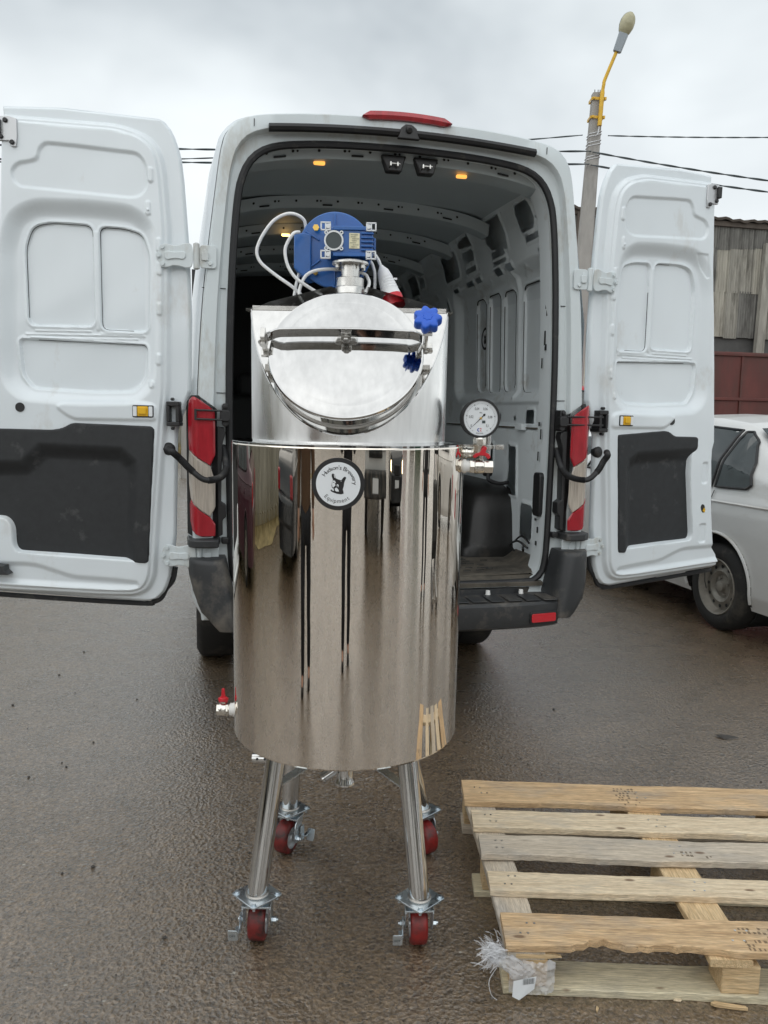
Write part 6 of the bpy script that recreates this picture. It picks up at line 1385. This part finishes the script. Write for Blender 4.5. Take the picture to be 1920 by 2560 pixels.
ph = person('person in black jacket and trousers holding up a phone, mirrored in the kettle', (-.02, -.36, 0), 0, ((-.27, .10, 1.20), (-.055, .27, 1.44), (.27, .10, 1.20), (.055, .27, 1.44)), height=1.0)
mb = MB(); mb.prism(rrect(-.038, .038, -.078, .078, .01), lambda a, b, h: (a, h, b), -.020, -.012)
tag(mb.build('mobile_phone', 'phone', bevel=.002, loc=(-.0, -.02, 1.455)), 'black phone held upright in both hands of the photographer', 'phone')
person('person in quilted brown jacket and dark trousers standing left of the kettle', (-1.42, .42, 0), rad(-35), ((-.26, -.02, 1.15), (-.27, .06, .90), (.26, -.02, 1.15), (.27, .06, .90)), top='jbrown', legs='trous')
person('person in black work clothes standing right of the kettle, arms down', (4.0, 1.55, 0), rad(95), ((-.25, -.02, 1.15), (-.26, .06, .90), (.25, -.02, 1.15), (.26, .06, .90)))
T_ = Vector((-.105, 2.33, 0))
def around(deg, d): return T_+Vector((math.sin(rad(deg))*d, -math.cos(rad(deg))*d, 0))
sedan('parked_car', 'black car parked ahead of the concrete fence, behind the camera on the left', 'darkcar', around(-53, 5.6), rad(150))
sedan('parked_car', 'dark maroon car parked outside the left picture edge near the van door', 'maroon', Vector((-5.1, 3.9, 0)), rad(4))
sedan('parked_car', 'dark car with headlamps on, driving up far behind the camera', 'darkcar', around(45, 10.5), rad(38))
sedan('parked_car', 'small red car far off behind the camera by the green container', 'redcar', around(57, 24), rad(60))
sedan('parked_car', 'white car far off behind the camera beside the small red car', 'whitecar', around(64, 22), rad(60))
sedan('parked_car', 'grey car parked well out to the right beyond the stacker truck', 'silver', around(101, 8.5), rad(20))
gc = thing('green_container', 'dark green steel container far off behind the camera on the right', 'container', around(71, 22), rad(-20))
MB().box((0, 0, 1.3), (5, 2.4, 2.6)).build('container_body', 'green', gc, bevel=.02)
for k in range(16): MB().box((-2.4+.32*k, 1.22, 1.3), (.14, .06, 2.4)).build('rib', 'green', gc)
# light truck
tk = thing('light_truck', 'white light truck with a black slatted grille facing the kettle from behind the camera', 'truck', around(27, 6.3), rad(24))
mb = MB(); mb.grid(np.array([[(x*w, y, z) for x in (-1, -.9, .9, 1)] for w, y, z in ((1.0, .55, .62), (1.0, .60, .95), (.98, .56, 1.35), (.95, .40, 1.62), (.84, -.18, 2.15), (.80, -.5, 2.22), (.8, -1.3, 2.22))])); mb.box((0, -.5, 1.15), (2.0, 2.0, 1.0)); mb.build('cab', 'whitecar', tk, sharp=30)
mb = MB(); mb.grid(np.array([[(x, y+.03, z) for x in (-.82*w, .82*w)] for w, y, z in ((1, .365, 1.67), (.95, -.14, 2.12))])); mb.build('windscreen', 'glass', tk)
mb = MB(); mb.box((0, .60, 1.12), (1.25, .06, .50)); mb.build('grille', 'blackpl', tk, bevel=.02)
for k in range(6): MB().box((0, .645, .93+.075*k), (1.2, .02, .02)).build('grille_slat', 'chrome' if k == 5 else 'bumper', tk)
for sg in (-1, 1):
    MB().box((sg*.80, .60, 1.05), (.30, .08, .22)).build('headlight', 'chrome', tk, bevel=.03)
    mb = MB(); mb.lathe(tyre_prof(.38, .24, .2), (sg*.85, -.2, .38), (1, 0, 0), 32); mb.build('tyre', 'tyre', tk)
    MB().box((sg*1.15, .25, 1.6), (.14, .06, .34)).build('mirror', 'blackpl', tk, bevel=.02)
MB().box((0, .68, .60), (2.0, .16, .26)).build('bumper', 'bumper', tk, bevel=.03)
MB().box((0, .77, .60), (.5, .012, .12)).build('number_plate', 'white', tk)
mb = MB(); mb.box((0, -3.6, 1.85), (2.1, 3.9, 2.1)); mb.build('box_body', 'whitecar', tk, bevel=.02); MB().box((0, -2.2, .62), (1.5, 5, .2)).build('chassis', 'darkin', tk)
for sg in (-1, 1): MB().lathe(tyre_prof(.38, .26, .2), (sg*.85, -3.9, .38), (1, 0, 0), 32).build('tyre', 'tyre', tk)
# stacker truck
stk = thing('stacker_truck', 'black hand stacker with tall mast and two forks standing right of the kettle', 'stacker', around(93, 4.9), rad(-95))
for sg in (-1, 1):
    MB().box((sg*.22, 0, 1.0), (.07, .10, 1.96)).build('mast_rail', 'blackpl', stk, bevel=.006)
    MB().box((sg*.18, -.62, .10), (.10, 1.15, .05)).build('fork', 'steelsat', stk, bevel=.006)
    MB().box((sg*.22, -.5, .05), (.08, 1.2, .07)).build('support_leg', 'blackpl', stk, bevel=.006)
for z in (.3, 1.1, 1.9): MB().box((0, .02, z), (.40, .06, .06)).build('cross_bar', 'blackpl', stk)
MB().box((0, .26, .48), (.5, .36, .62)).build('drive_box', 'plinth', stk, bevel=.03)
mb = MB(); mb.tube([(0, .3, .8), (0, .55, 1.2), (0, .6, 1.25)], .02, 8); mb.tube([(-.15, .6, 1.25), (.15, .6, 1.25)], .018, 8); mb.build('tiller', 'blackpl', stk)
mb = MB()
for sg in (-1, 1): mb.cyl((sg*.22-.04, -.95, .045), (sg*.22+.04, -.95, .045), .045, n=16); mb.cyl((sg*.18-.03, .3, .08), (sg*.18+.03, .3, .08), .08, n=16)
mb.build('wheel', 'rubber', stk)
# long white building closing the yard behind the camera
yb = thing('yard_building', 'long pale industrial building closing the yard far behind the camera', 'building', (0, -34, 0))
MB().box((4, -4, 3.0), (70, 8, 6)).build('wall', 'render', yb)
MB().box((4, -4, 6.1), (71, 9, .25)).build('roof', 'roofd', yb)
wm = None
for k in range(16):
    if wm is None: wm = MB().box((0, .02, 0), (2.2, .06, 1.3)).build('window', 'roofwin', yb, loc=(-28, 0, 3.2))
    else:
        q = wm.copy(); S.collection.objects.link(q); q.parent = yb; q.location = (-28+4.1*k, 0, 3.2)
